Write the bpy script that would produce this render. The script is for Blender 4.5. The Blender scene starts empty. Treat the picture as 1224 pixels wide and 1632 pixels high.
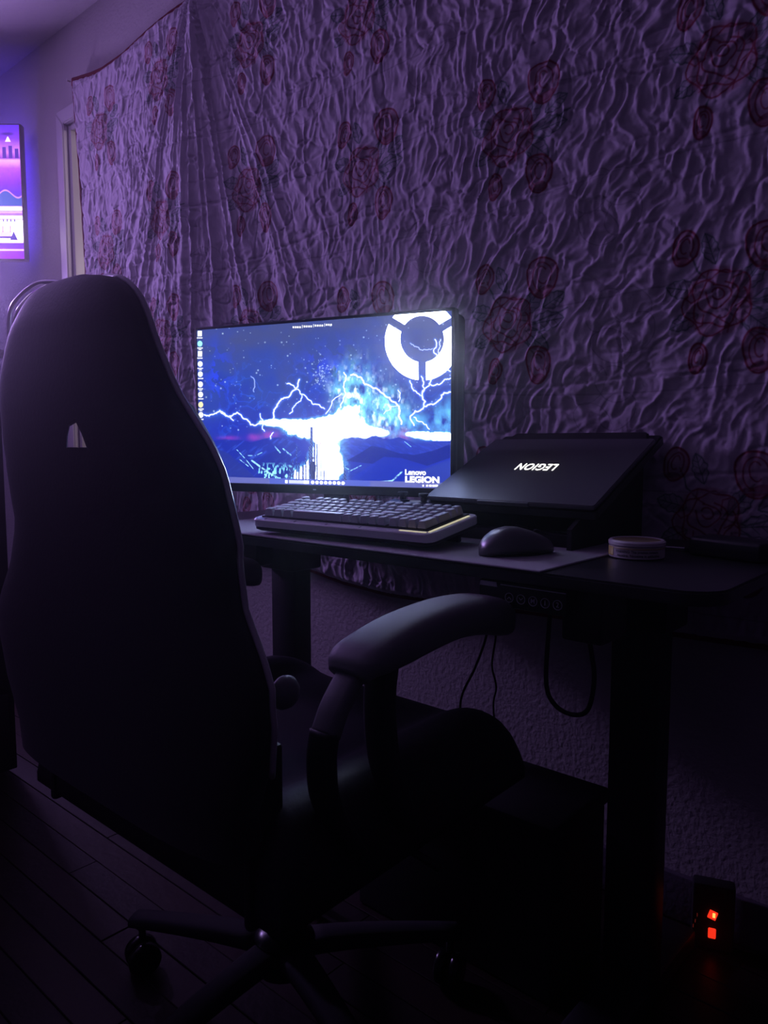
import bpy, bmesh, math, random
import numpy as np
from mathutils import Vector, Matrix, Euler

S = bpy.context.scene
COL = S.collection
random.seed(7)
RNG = np.random.default_rng(11)
PI = math.pi
R = math.radians

# ------------------------------------------------------------------ camera, world, light, exposure
cam_d = bpy.data.cameras.new('camera')
cam = bpy.data.objects.new('camera', cam_d)
COL.objects.link(cam)
cam.location = (0, -1.39, 0.90)
cam.rotation_euler = (PI / 2 - math.atan(110 / 1200), 0, R(41.5))
cam_d.sensor_fit = 'VERTICAL'
cam_d.sensor_height = 36
cam_d.lens = 1200 / 1632 * 36
cam_d.clip_start = 0.02
S.camera = cam

world = bpy.data.worlds.new('world')
S.world = world
world.use_nodes = True
world.node_tree.nodes['Background'].inputs[0].default_value = (0.004, 0.003, 0.010, 1)
world.node_tree.nodes['Background'].inputs[1].default_value = 0.03

# thin air haze added to imitate lens glare around the bright screens
vol = world.node_tree.nodes.new('ShaderNodeVolumeScatter')
vol.inputs['Density'].default_value = 0.05
vol.inputs['Anisotropy'].default_value = 0.94
world.node_tree.links.new(vol.outputs[0], world.node_tree.nodes['World Output'].inputs['Volume'])

S.view_settings.view_transform = 'Standard'
S.view_settings.look = 'None'
S.view_settings.exposure = 0.0
S.view_settings.gamma = 1.0
S.view_settings.use_curve_mapping = False
S.cycles.use_denoising = True
S.cycles.max_bounces = 8
S.cycles.sample_clamp_indirect = 6.0

TVYAW = R(42.27)


def area(name, loc, direction, sx, sy, power, color, spread=180):
    d = bpy.data.lights.new(name, 'AREA')
    d.shape = 'RECTANGLE'
    d.size = sx
    d.size_y = sy
    d.energy = power
    d.color = color
    d.spread = R(spread)
    o = bpy.data.objects.new(name, d)
    COL.objects.link(o)
    o.location = loc
    o.rotation_euler = Vector(direction).to_track_quat('-Z', 'Y').to_euler()
    return o


# violet area lights added without fixtures to strengthen the television's light across the room
tvn = (math.sin(TVYAW), -math.cos(TVYAW), 0)
ln_ = (math.sin(R(35.0)), -math.cos(R(35.0)), 0)
area('tv_fill_light', (-3.373 - 0.09, -0.363 - 0.085, 1.580), (ln_[0], ln_[1], 0.0), 0.55, 0.04, 38, (0.54, 0.33, 1.0))
area('tv_side_fill_light', (-3.70, -0.80, 1.72), (ln_[0], ln_[1], 0.0), 0.4, 0.8, 26, (0.54, 0.33, 1.0))
# unseen area light added in the next room to light the cream door
area('hall_light', (-1.5, 0.30, 2.0), (-1.0, -0.02, -0.5), 0.2, 0.2, 5.0, (1.0, 0.80, 0.95))


# ------------------------------------------------------------------ materials
def lin(c):
    return tuple((v / 12.92 if v <= 0.04045 else ((v + 0.055) / 1.055) ** 2.4) for v in c)


def mat(name, rgb, rough=0.6, metal=0.0, spec=0.5, bump=None, var=None, emit=None, sheen=0.0, coat=0.0):
    m = bpy.data.materials.new(name)
    m.use_nodes = True
    nt = m.node_tree
    b = nt.nodes['Principled BSDF']
    b.inputs['Base Color'].default_value = (*rgb, 1)
    b.inputs['Roughness'].default_value = rough
    b.inputs['Metallic'].default_value = metal
    b.inputs['Specular IOR Level'].default_value = spec
    if sheen:
        b.inputs['Sheen Weight'].default_value = sheen
    if coat:
        b.inputs['Coat Weight'].default_value = coat
    tc = nt.nodes.new('ShaderNodeTexCoord')
    if bump:
        sc, st = bump[0], bump[1]
        n = nt.nodes.new('ShaderNodeTexNoise')
        n.inputs['Scale'].default_value = sc
        n.inputs['Detail'].default_value = 4
        nt.links.new(tc.outputs['Object'], n.inputs['Vector'])
        bp = nt.nodes.new('ShaderNodeBump')
        bp.inputs['Strength'].default_value = st
        bp.inputs['Distance'].default_value = bump[2] if len(bump) > 2 else 0.002
        nt.links.new(n.outputs['Fac'], bp.inputs['Height'])
        nt.links.new(bp.outputs['Normal'], b.inputs['Normal'])
    if var:
        n = nt.nodes.new('ShaderNodeTexNoise')
        n.inputs['Scale'].default_value = var[0]
        n.inputs['Detail'].default_value = 5
        nt.links.new(tc.outputs['Object'], n.inputs['Vector'])
        mx = nt.nodes.new('ShaderNodeMix')
        mx.data_type = 'RGBA'
        mx.inputs[6].default_value = (*[v * (1 - var[1]) for v in rgb], 1)
        mx.inputs[7].default_value = (*[min(1, v * (1 + var[1])) for v in rgb], 1)
        nt.links.new(n.outputs['Fac'], mx.inputs[0])
        nt.links.new(mx.outputs[2], b.inputs['Base Color'])
    if emit:
        b.inputs['Emission Color'].default_value = (*emit[0], 1)
        b.inputs['Emission Strength'].default_value = emit[1]
    return m


M = {}
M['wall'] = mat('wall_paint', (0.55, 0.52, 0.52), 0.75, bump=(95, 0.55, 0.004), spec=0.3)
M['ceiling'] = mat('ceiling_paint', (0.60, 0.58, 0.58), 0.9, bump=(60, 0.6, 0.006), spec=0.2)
M['wall_dark'] = mat('low_bounce_wall_paint', (0.10, 0.09, 0.11), 0.85, bump=(95, 0.4, 0.004), spec=0.2)  # wall paint darkened in colour to cut light bounced from unseen walls
M['trim'] = mat('trim_paint', (0.66, 0.64, 0.64), 0.35)
M['cream'] = mat('cream_door_paint', (0.72, 0.58, 0.38), 0.5, var=(3, 0.05))
M['hall'] = mat('hall_paint', (0.30, 0.28, 0.34), 0.8)
M['desk'] = mat('black_laminate', (0.028, 0.028, 0.031), 0.30, bump=(300, 0.05, 0.001), spec=0.45)
M['metal'] = mat('black_powder_metal', (0.016, 0.016, 0.019), 0.5, metal=0.0, bump=(400, 0.1, 0.001))
M['plastic'] = mat('black_plastic', (0.014, 0.014, 0.017), 0.42, bump=(500, 0.08, 0.0006))
M['matte'] = mat('black_matte', (0.010, 0.010, 0.012), 0.8)
M['gloss'] = mat('black_gloss', (0.008, 0.008, 0.009), 0.22, spec=0.3)
M['pad'] = mat('mouse_pad_cloth', (0.34, 0.33, 0.35), 0.95, bump=(900, 0.35, 0.001), spec=0.15, var=(8, 0.08))
M['key'] = mat('key_plastic', (0.38, 0.38, 0.42), 0.5, spec=0.4)
M['acrylic'] = mat('frosted_acrylic', (0.70, 0.69, 0.74), 0.25, spec=0.7, coat=0.4)
M['kbglow'] = mat('underglow_strip', (0.7, 0.7, 0.5), 0.5, emit=((0.62, 0.56, 0.33), 0.75))
M['mouse'] = mat('mouse_shell', (0.10, 0.098, 0.105), 0.33, spec=0.5, bump=(700, 0.06, 0.0006))
M['vinyl'] = mat('black_vinyl', (0.014, 0.013, 0.018), 0.5, spec=0.3, bump=(160, 0.22, 0.0015))
M['shell'] = mat('chair_back_cloth', (0.022, 0.020, 0.028), 0.62, spec=0.4, bump=(220, 0.3, 0.0012), sheen=0.1)
M['wing'] = mat('glossy_vinyl', (0.06, 0.055, 0.07), 0.18, spec=0.7)
M['piping'] = mat('pale_piping', (0.62, 0.60, 0.62), 0.28, spec=0.9, coat=0.5, bump=(300, 0.3, 0.001))
M['armpad'] = mat('arm_pad_foam', (0.15, 0.14, 0.155), 0.55, bump=(200, 0.1, 0.001))
M['lap'] = mat('graphite_metal', (0.13, 0.13, 0.145), 0.38, metal=0.35, bump=(800, 0.04, 0.0004))
M['white_plastic'] = mat('white_plastic', (0.62, 0.60, 0.58), 0.4)
M['yellow_label'] = mat('yellow_label', (0.62, 0.55, 0.12), 0.5)
M['olive_label'] = mat('olive_label', (0.30, 0.26, 0.12), 0.5, var=(60, 0.3))
M['ink'] = mat('black_ink', (0.01, 0.01, 0.012), 0.6)
M['binding'] = mat('red_binding', (0.16, 0.006, 0.022), 0.85, bump=(150, 0.5, 0.002), spec=0.2)
M['maroon'] = mat('maroon_cloth', (0.14, 0.014, 0.035), 0.9, bump=(40, 0.5, 0.004))
M['bedding'] = mat('pale_cloth', (0.55, 0.50, 0.54), 0.9, bump=(30, 0.5, 0.01))
M['metal_bright'] = mat('brushed_steel', (0.45, 0.45, 0.47), 0.28, metal=1.0)
M['silver_tag'] = mat('silver_sticker', (0.75, 0.73, 0.80), 0.4)
M['white_light'] = mat('logo_backlight', (0.9, 0.9, 0.9), 0.5, emit=((1.0, 0.99, 0.90), 2.6))
M['red_light'] = mat('red_neon', (0.5, 0.02, 0.01), 0.4, emit=((1.0, 0.035, 0.012), 1.0))
M['amber_light'] = mat('amber_neon', (0.8, 0.4, 0.1), 0.4, emit=((1.0, 0.50, 0.10), 1.6))
M['red_dim'] = mat('red_reflection_glow', (0.2, 0.01, 0.01), 0.4, emit=((0.5, 0.05, 0.04), 0.12))  # glow standing in for red reflections beside the switches
M['blue_led'] = mat('blue_led_strip', (0.1, 0.1, 0.6), 0.5, emit=((0.10, 0.04, 1.0), 24.0))
M['floor'] = mat('dark_floor_board', (0.022, 0.012, 0.012), 0.40, spec=0.22, bump=(55, 0.35, 0.002), var=(9, 0.4))
M['gap'] = mat('floor_underlay', (0.01, 0.008, 0.007), 0.9)
M['grain'] = mat('board_dark', (0.015, 0.008, 0.009), 0.44, spec=0.22, bump=(70, 0.35, 0.002), var=(12, 0.4))


# ------------------------------------------------------------------ object helpers
def tag(o, label=None, cat=None, group=None, kind=None):
    if label: o['label'] = label
    if cat: o['category'] = cat
    if group: o['group'] = group
    if kind: o['kind'] = kind
    return o


def empty(name, loc, rz=0.0, rot=None):
    o = bpy.data.objects.new(name, None)
    COL.objects.link(o)
    o.empty_display_size = 0.05
    o.location = loc
    o.rotation_euler = rot if rot else (0, 0, rz)
    return o


def mesh_obj(name, verts, faces, m, parent=None, smooth=False, world=False, mats=None):
    me = bpy.data.meshes.new(name)
    if world and parent is not None:
        p = parent.location
        verts = [(v[0] - p.x, v[1] - p.y, v[2] - p.z) for v in verts]
    me.from_pydata([tuple(v) for v in verts], [], faces)
    me.materials.append(m)
    if smooth:
        me.polygons.foreach_set('use_smooth', [True] * len(me.polygons))
    me.update()
    o = bpy.data.objects.new(name, me)
    COL.objects.link(o)
    if parent is not None:
        o.parent = parent
    return o


def bm_obj(name, bm, m, parent=None, smooth=False, auto=False):
    me = bpy.data.meshes.new(name)
    bmesh.ops.recalc_face_normals(bm, faces=bm.faces)
    bm.to_mesh(me)
    bm.free()
    me.materials.append(m)
    if smooth:
        me.polygons.foreach_set('use_smooth', [True] * len(me.polygons))
        if auto:
            me.set_sharp_from_angle(angle=R(35))
    o = bpy.data.objects.new(name, me)
    COL.objects.link(o)
    if parent is not None:
        o.parent = parent
    return o


def add_box(bm, c, s, bevel=0.0, seg=2, rot=None, taper=None):
    """box centred at c with size s; rot = Euler tuple; taper scales the top in x,y"""
    r = bmesh.ops.create_cube(bm, size=1.0)
    vs = r['verts']
    for v in vs:
        k = 1.0
        if taper and v.co.z > 0:
            v.co.x *= taper[0]
            v.co.y *= taper[1]
        v.co.x *= s[0]; v.co.y *= s[1]; v.co.z *= s[2]
    if bevel > 0:
        es = set()
        for v in vs:
            es.update(v.link_edges)
        r2 = bmesh.ops.bevel(bm, geom=list(es), offset=bevel, segments=seg, affect='EDGES', profile=0.5)
        vs = list({v for f in r2['faces'] for v in f.verts} | {v for v in vs if v.is_valid})
        # all verts linked to this island
        seen = set(vs); st = list(vs)
        while st:
            v = st.pop()
            for e in v.link_edges:
                w = e.other_vert(v)
                if w not in seen:
                    seen.add(w); st.append(w)
        vs = list(seen)
    if rot:
        mt = Euler(rot).to_matrix()
        for v in vs:
            v.co = mt @ v.co
    for v in vs:
        v.co += Vector(c)
    return vs


def box(name, c, s, m, parent=None, bevel=0.0, seg=2, rot=None, taper=None, world=False, smooth=True):
    bm = bmesh.new()
    if world and parent is not None:
        c = (c[0] - parent.location.x, c[1] - parent.location.y, c[2] - parent.location.z)
    add_box(bm, c, s, bevel, seg, rot, taper)
    return bm_obj(name, bm, m, parent, smooth=(bevel > 0 and smooth), auto=True)


def loft(rings, closed=True, caps=True):
    n = len(rings[0])
    verts = [tuple(p) for r_ in rings for p in r_]
    faces = []
    for i in range(len(rings) - 1):
        for j in range(n if closed else n - 1):
            k = (j + 1) % n
            faces.append((i * n + j, i * n + k, (i + 1) * n + k, (i + 1) * n + j))
    if caps:
        faces.append(tuple(range(n))[::-1])
        faces.append(tuple((len(rings) - 1) * n + j for j in range(n)))
    return verts, faces


def tube_data(pts, rad, n=10, closed=False):
    pts = [Vector(p) for p in pts]
    rings = []
    up = Vector((0, 0, 1))
    prev = None
    L = len(pts)
    for i, p in enumerate(pts):
        a = pts[(i - 1) % L] if (closed or i > 0) else pts[i]
        b = pts[(i + 1) % L] if (closed or i < L - 1) else pts[i]
        t = (b - a).normalized()
        if prev is None:
            s = t.cross(up)
            if s.length < 1e-3:
                s = t.cross(Vector((1, 0, 0)))
            s.normalize()
        else:
            s = (prev - t * prev.dot(t)).normalized()
        prev = s
        u = t.cross(s)
        rr = rad[i] if isinstance(rad, (list, tuple)) else rad
        rings.append([p + s * math.cos(2 * PI * k / n) * rr + u * math.sin(2 * PI * k / n) * rr for k in range(n)])
    if closed:
        rings.append(rings[0])
    v, f = loft(rings, True, not closed)
    return v, f


def tube(name, pts, rad, m, parent=None, n=10, closed=False, world=False):
    v, f = tube_data(pts, rad, n, closed)
    return mesh_obj(name, v, f, m, parent, smooth=True, world=world)


def spline(pts, n=8):
    """Catmull-Rom through points"""
    P = [np.array(p, float) for p in pts]
    P = [2 * P[0] - P[1]] + P + [2 * P[-1] - P[-2]]
    out = []
    for i in range(1, len(P) - 2):
        for k in range(n):
            t = k / n
            a, b, c, d = P[i - 1], P[i], P[i + 1], P[i + 2]
            out.append(0.5 * ((2 * b) + (-a + c) * t + (2 * a - 5 * b + 4 * c - d) * t * t + (-a + 3 * b - 3 * c + d) * t ** 3))
    out.append(P[-2])
    return out


def lathe_data(profile, n=40):
    rings = [[(r_ * math.cos(2 * PI * k / n), r_ * math.sin(2 * PI * k / n), z) for k in range(n)] for r_, z in profile]
    return loft(rings)


def lathe(name, profile, m, parent=None, n=40, off=(0, 0, 0)):
    v, f = lathe_data(profile, n)
    v = [(a + off[0], b + off[1], c + off[2]) for a, b, c in v]
    o = mesh_obj(name, v, f, m, parent, smooth=True)
    o.data.set_sharp_from_angle(angle=R(40))
    return o


def text_data(s, size=1.0, extrude=0.0, shear=0.0, space=1.0, bold=0.0, align='CENTER'):
    cu = bpy.data.curves.new('txt', 'FONT')
    cu.body = s
    cu.size = size
    cu.extrude = extrude
    cu.shear = shear
    cu.space_character = space
    cu.offset = bold
    cu.align_x = align
    cu.align_y = 'CENTER'
    cu.resolution_u = 3
    o = bpy.data.objects.new('txt', cu)
    COL.objects.link(o)
    dg = bpy.context.evaluated_depsgraph_get()
    me = bpy.data.meshes.new_from_object(o.evaluated_get(dg))
    v = [tuple(x.co) for x in me.vertices]
    f = [tuple(p.vertices) for p in me.polygons]
    bpy.data.objects.remove(o)
    bpy.data.curves.remove(cu)
    bpy.data.meshes.remove(me)
    return v, f


def new_image(name, arr):
    """arr: H x W x 3 linear float, row 0 at the bottom"""
    h, w = arr.shape[:2]
    im = bpy.data.images.new(name, w, h, alpha=False, float_buffer=True)
    a = np.ones((h, w, 4), np.float32)
    a[..., :3] = arr
    im.pixels.foreach_set(a.ravel())
    im.update()
    im.pack()
    return im


def grid_uv(me, us, vs):
    uv = me.uv_layers.new(name='UVMap')
    idx = np.empty(len(me.loops), np.int32)
    me.loops.foreach_get('vertex_index', idx)
    d = np.stack([np.asarray(us, np.float32)[idx], np.asarray(vs, np.float32)[idx]], 1)
    uv.data.foreach_set('uv', d.ravel())


# ------------------------------------------------------------------ numpy noise and stroke helpers
_TAB = RNG.random((256, 256)).astype(np.float64)


def vnoise(x, y, seed=0):
    x = x + seed * 17.31
    y = y + seed * 7.77
    xi = np.floor(x).astype(int); yi = np.floor(y).astype(int)
    fx = x - xi; fy = y - yi
    fx = fx * fx * fx * (fx * (fx * 6 - 15) + 10); fy = fy * fy * fy * (fy * (fy * 6 - 15) + 10)
    a = _TAB[xi & 255, yi & 255]; b = _TAB[(xi + 1) & 255, yi & 255]
    c = _TAB[xi & 255, (yi + 1) & 255]; d = _TAB[(xi + 1) & 255, (yi + 1) & 255]
    return (a * (1 - fx) + b * fx) * (1 - fy) + (c * (1 - fx) + d * fx) * fy


def fbm(x, y, seed=0, octv=4):
    s = 0; a = 0.5; n = 0
    for o in range(octv):
        s = s + a * vnoise(x * 2 ** o, y * 2 ** o, seed + o); n += a; a *= 0.5
    return s / n


def seg_dist(PX, PY, pts, pad):
    """distance to a polyline; only inside its bounding box, else large"""
    D = np.full(PX.shape, 1e3)
    for (x0, y0), (x1, y1) in zip(pts[:-1], pts[1:]):
        m = (PX > min(x0, x1) - pad) & (PX < max(x0, x1) + pad) & (PY > min(y0, y1) - pad) & (PY < max(y0, y1) + pad)
        if not m.any():
            continue
        px = PX[m]; py = PY[m]
        dx, dy = x1 - x0, y1 - y0
        L = dx * dx + dy * dy + 1e-12
        t = np.clip(((px - x0) * dx + (py - y0) * dy) / L, 0, 1)
        D[m] = np.minimum(D[m], np.hypot(px - x0 - t * dx, py - y0 - t * dy))
    return D


def blend(img, a, col):
    a = np.clip(a, 0, 1)[..., None]
    img[:] = img * (1 - a) + np.array(col) * a


def poly_mask(PX, PY, pts):
    inside = np.zeros(PX.shape, bool)
    n = len(pts)
    for i in range(n):
        x0, y0 = pts[i]; x1, y1 = pts[(i + 1) % n]
        if y0 == y1:
            continue
        c = ((y0 > PY) != (y1 > PY)) & (PX < (x1 - x0) * (PY - y0) / (y1 - y0) + x0)
        inside ^= c
    return inside


#STRUCTURE
# ------------------------------------------------------------------ the room
XE, XR, YB, ZC = -3.98, 1.7, -3.9, 2.405          # end wall, right wall, back wall, ceiling


def struct(name, verts, faces, m):
    o = mesh_obj(name, verts, faces, m)
    o['kind'] = 'structure'
    return o


def sbox(name, x0, x1, y0, y1, z0, z1, m, parent=None, bevel=0.0):
    o = box(name, ((x0 + x1) / 2, (y0 + y1) / 2, (z0 + z1) / 2), (x1 - x0, y1 - y0, z1 - z0), m, parent, bevel)
    if parent is None:
        o['kind'] = 'structure'
    return o


# wall behind the desk with its doorway (opening X -2.80 .. -2.02, height 2.045)
bm = bmesh.new()
DX0, DX1, DZ = -2.773, -2.04, 2.055
for (x0, x1, z0, z1) in ((XE, DX0, 0, ZC), (DX0, DX1, DZ, ZC), (DX1, XR, 0, ZC)):
    add_box(bm, ((x0 + x1) / 2, 0.06, (z0 + z1) / 2), (x1 - x0, 0.12, z1 - z0))
bmesh.ops.remove_doubles(bm, verts=bm.verts, dist=1e-5)
o = bm_obj('wall_back', bm, M['wall']); o['kind'] = 'structure'
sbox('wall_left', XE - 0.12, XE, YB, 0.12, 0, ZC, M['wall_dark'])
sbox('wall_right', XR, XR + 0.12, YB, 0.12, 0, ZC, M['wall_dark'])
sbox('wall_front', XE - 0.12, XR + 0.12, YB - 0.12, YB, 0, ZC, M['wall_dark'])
sbox('ceiling', XE - 0.12, XR + 0.12, YB - 0.12, 0.12, ZC, ZC + 0.1, M['ceiling'])
# the next room seen through the doorway
bm = bmesh.new()
add_box(bm, (-2.3, 1.85, 1.2), (3.0, 0.1, 2.4)); add_box(bm, (-3.75, 1.0, 1.2), (0.1, 1.8, 2.4)); add_box(bm, (-0.85, 1.0, 1.2), (0.1, 1.8, 2.4))
o = bm_obj('wall_hallway', bm, M['hall']); o['kind'] = 'structure'
sbox('ceiling_hallway', -3.8, -0.8, 0.12, 1.9, 2.4, 2.45, M['hall'])
sbox('floor_hallway', -3.8, -0.8, 0.12, 1.9, -0.06, -0.01, M['gap'])

# door casing with mitred corners, jamb lining
door = empty('door_1', (DX0, 0, 0)); door['kind'] = 'structure'
cw = 0.052


def prism_y(name, pts, y0, y1, m, parent, bevel=0.0):
    n = len(pts)
    v = [(x, y0, z) for x, z in pts] + [(x, y1, z) for x, z in pts]
    f = [tuple(range(n)), tuple(range(2 * n - 1, n - 1, -1))] + [(i, i + n, (i + 1) % n + n, (i + 1) % n) for i in range(n)]
    bm = bmesh.new()  # dim red specks painted in as reflections of the rocker switches
    me = bpy.data.meshes.new(name)
    p = parent.location
    me.from_pydata([(a - p.x, b - p.y, c - p.z) for a, b, c in v], [], f)
    bm.from_mesh(me)
    if bevel:
        bmesh.ops.bevel(bm, geom=list(bm.edges), offset=bevel, segments=2, affect='EDGES')
    return bm_obj(name, bm, m, parent, smooth=bool(bevel), auto=True)


a0, a1, zt = DX0 - 0.005, DX1 + 0.005, DZ + 0.005
prism_y('door_casing', [(a0 - cw, 0), (a0, 0), (a0, zt), (a0 - cw, zt + cw)], -0.022, 0.0, M['trim'], door, 0.004)
prism_y('door_casing', [(a1 + cw, 0), (a1, 0), (a1, zt), (a1 + cw, zt + cw)], -0.022, 0.0, M['trim'], door, 0.004)
prism_y('door_casing', [(a0, zt), (a1, zt), (a1 + cw, zt + cw), (a0 - cw, zt + cw)], -0.022, 0.0, M['trim'], door, 0.004)
box('door_jamb', (DX0 + 0.009, 0.06, DZ / 2), (0.018, 0.124, DZ), M['trim'], door, 0.001, world=True)
box('door_jamb', (DX1 - 0.009, 0.06, DZ / 2), (0.018, 0.124, DZ), M['trim'], door, 0.001, world=True)
box('door_head', ((DX0 + DX1) / 2, 0.06, DZ - 0.009), (DX1 - DX0 - 0.036, 0.124, 0.018), M['trim'], door, 0.001, world=True)
# cream door slab standing open in the next room
d2 = empty('door_2', (-2.752, 0.045, 0), R(42)); d2['kind'] = 'structure'
box('door_slab', (0.345, 0.0, 0.985), (0.69, 0.035, 1.95), M['cream'], d2, 0.002)
for (px, pz, w, h) in ((0.2, 1.5, 0.24, 0.7), (0.50, 1.5, 0.24, 0.7), (0.2, 0.5, 0.24, 0.75), (0.50, 0.5, 0.24, 0.75)):
    box('door_panel', (px, -0.019, pz), (w, 0.006, h), M['cream'], d2, 0.002)
lathe('door_knob', [(0.001, 0), (0.026, 0.0), (0.026, 0.004), (0.012, 0.008), (0.012, 0.03), (0.026, 0.04), (0.028, 0.052), (0.018, 0.064), (0.001, 0.066)], M['metal_bright'], d2, 20, (0, 0, 0)).rotation_euler = (PI / 2, 0, 0)
d2.children[-1].location = (0.63, -0.018, 0.95)

# baseboards
sbox('baseboard_back', DX1 + cw + 0.006, XR, -0.014, 0, 0.0, 0.09, M['wall_dark'], bevel=0.003)  # baseboard colour darkened so it sinks into the shade under the desk
sbox('baseboard_left', XE, XE + 0.014, YB, -0.02, 0.0, 0.09, M['trim'], bevel=0.003)

# floor: sub-floor plus strip boards
fl = sbox('floor', XE - 0.12, XR + 0.12, YB - 0.12, 0.12, -0.06, -0.014, M['gap'])
bw = 0.0635
boards = []
far_v, far_f = [], []
cnt = 0
cache = {}
y = -0.003
row = 0
while y > -3.0:
    x = XE + random.uniform(0, 0.4) - 0.5
    while x < XR:
        L = random.choice((0.7, 0.95, 1.2, 1.5))
        xe = min(x + L, XR)
        xs = max(x, XE)
        if xe - xs > 0.05:
            near = (-2.2 < (xs + xe) / 2 < 0.3) and y > -1.6
            zt_ = random.uniform(-0.0010, 0.0010)
            if near and cnt < 200:
                key = (round(L, 2), row % 2)
                if xe - xs == L and key in cache:
                    o = cache[key].copy(); COL.objects.link(o)
                else:
                    o = box('board', (0, 0, 0), (xe - xs - 0.0012, bw - 0.0016, 0.012), M['floor'] if row % 2 else M['grain'], None, 0.0012, 1)
                    if xe - xs == L: cache[key] = o
                o.parent = fl
                o.location = ((xs + xe) / 2, y - bw / 2, -0.007 + zt_)
                cnt += 1
            else:
                b = len(far_v)
                x0, x1, y0, y1, z0, z1 = xs + 0.0006, xe - 0.0006, y - bw + 0.0008, y - 0.0008, -0.013, -0.001 + zt_
                far_v += [(x0, y0, z0), (x1, y0, z0), (x1, y1, z0), (x0, y1, z0), (x0, y0, z1), (x1, y0, z1), (x1, y1, z1), (x0, y1, z1)]
                far_f += [(b + 4, b + 5, b + 6, b + 7), (b, b + 1, b + 5, b + 4), (b + 1, b + 2, b + 6, b + 5), (b + 2, b + 3, b + 7, b + 6), (b + 3, b, b + 4, b + 7)]
        x += L
    y -= bw
    row += 1
o = mesh_obj('distant_boards', far_v, far_f, M['floor'], fl)
o['kind'] = 'stuff'

#QUILT
# ------------------------------------------------------------------ quilt pinned to the wall
QX0, QX1, QZ0, QZ1 = -2.685, -0.07, 0.50, 2.26
NXq, NZq = 860, 540
TEX_W, TEX_H = 2400, 1620


def edge_top(X):
    xs = [-2.70, -2.682, -2.54, -2.455, -2.334, -2.183, -2.078, -1.98, -1.90, -1.80, -1.5, -1.2, -0.9, -0.6, -0.07]
    zs = [2.180, 2.179, 2.156, 2.147, 2.149, 2.168, 2.178, 2.183, 2.186, 2.180, 2.150, 2.142, 2.150, 2.170, 2.20]
    return np.interp(X, xs, zs)


def edge_bot(X):
    xs = [-2.7, -2.3, -1.9, -1.729, -1.483, -1.35, -1.196, -1.0, -0.8, -0.5, -0.07]
    zs = [0.60, 0.60, 0.60, 0.587, 0.560, 0.540, 0.530, 0.535, 0.545, 0.55, 0.56]
    return np.interp(X, xs, zs)


def left_edge(v):      # v = 0 bottom .. 1 top
    return np.interp(v, [0, 0.3, 0.6, 0.85, 1.0], [-2.59, -2.605, -2.622, -2.648, -2.665])


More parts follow.
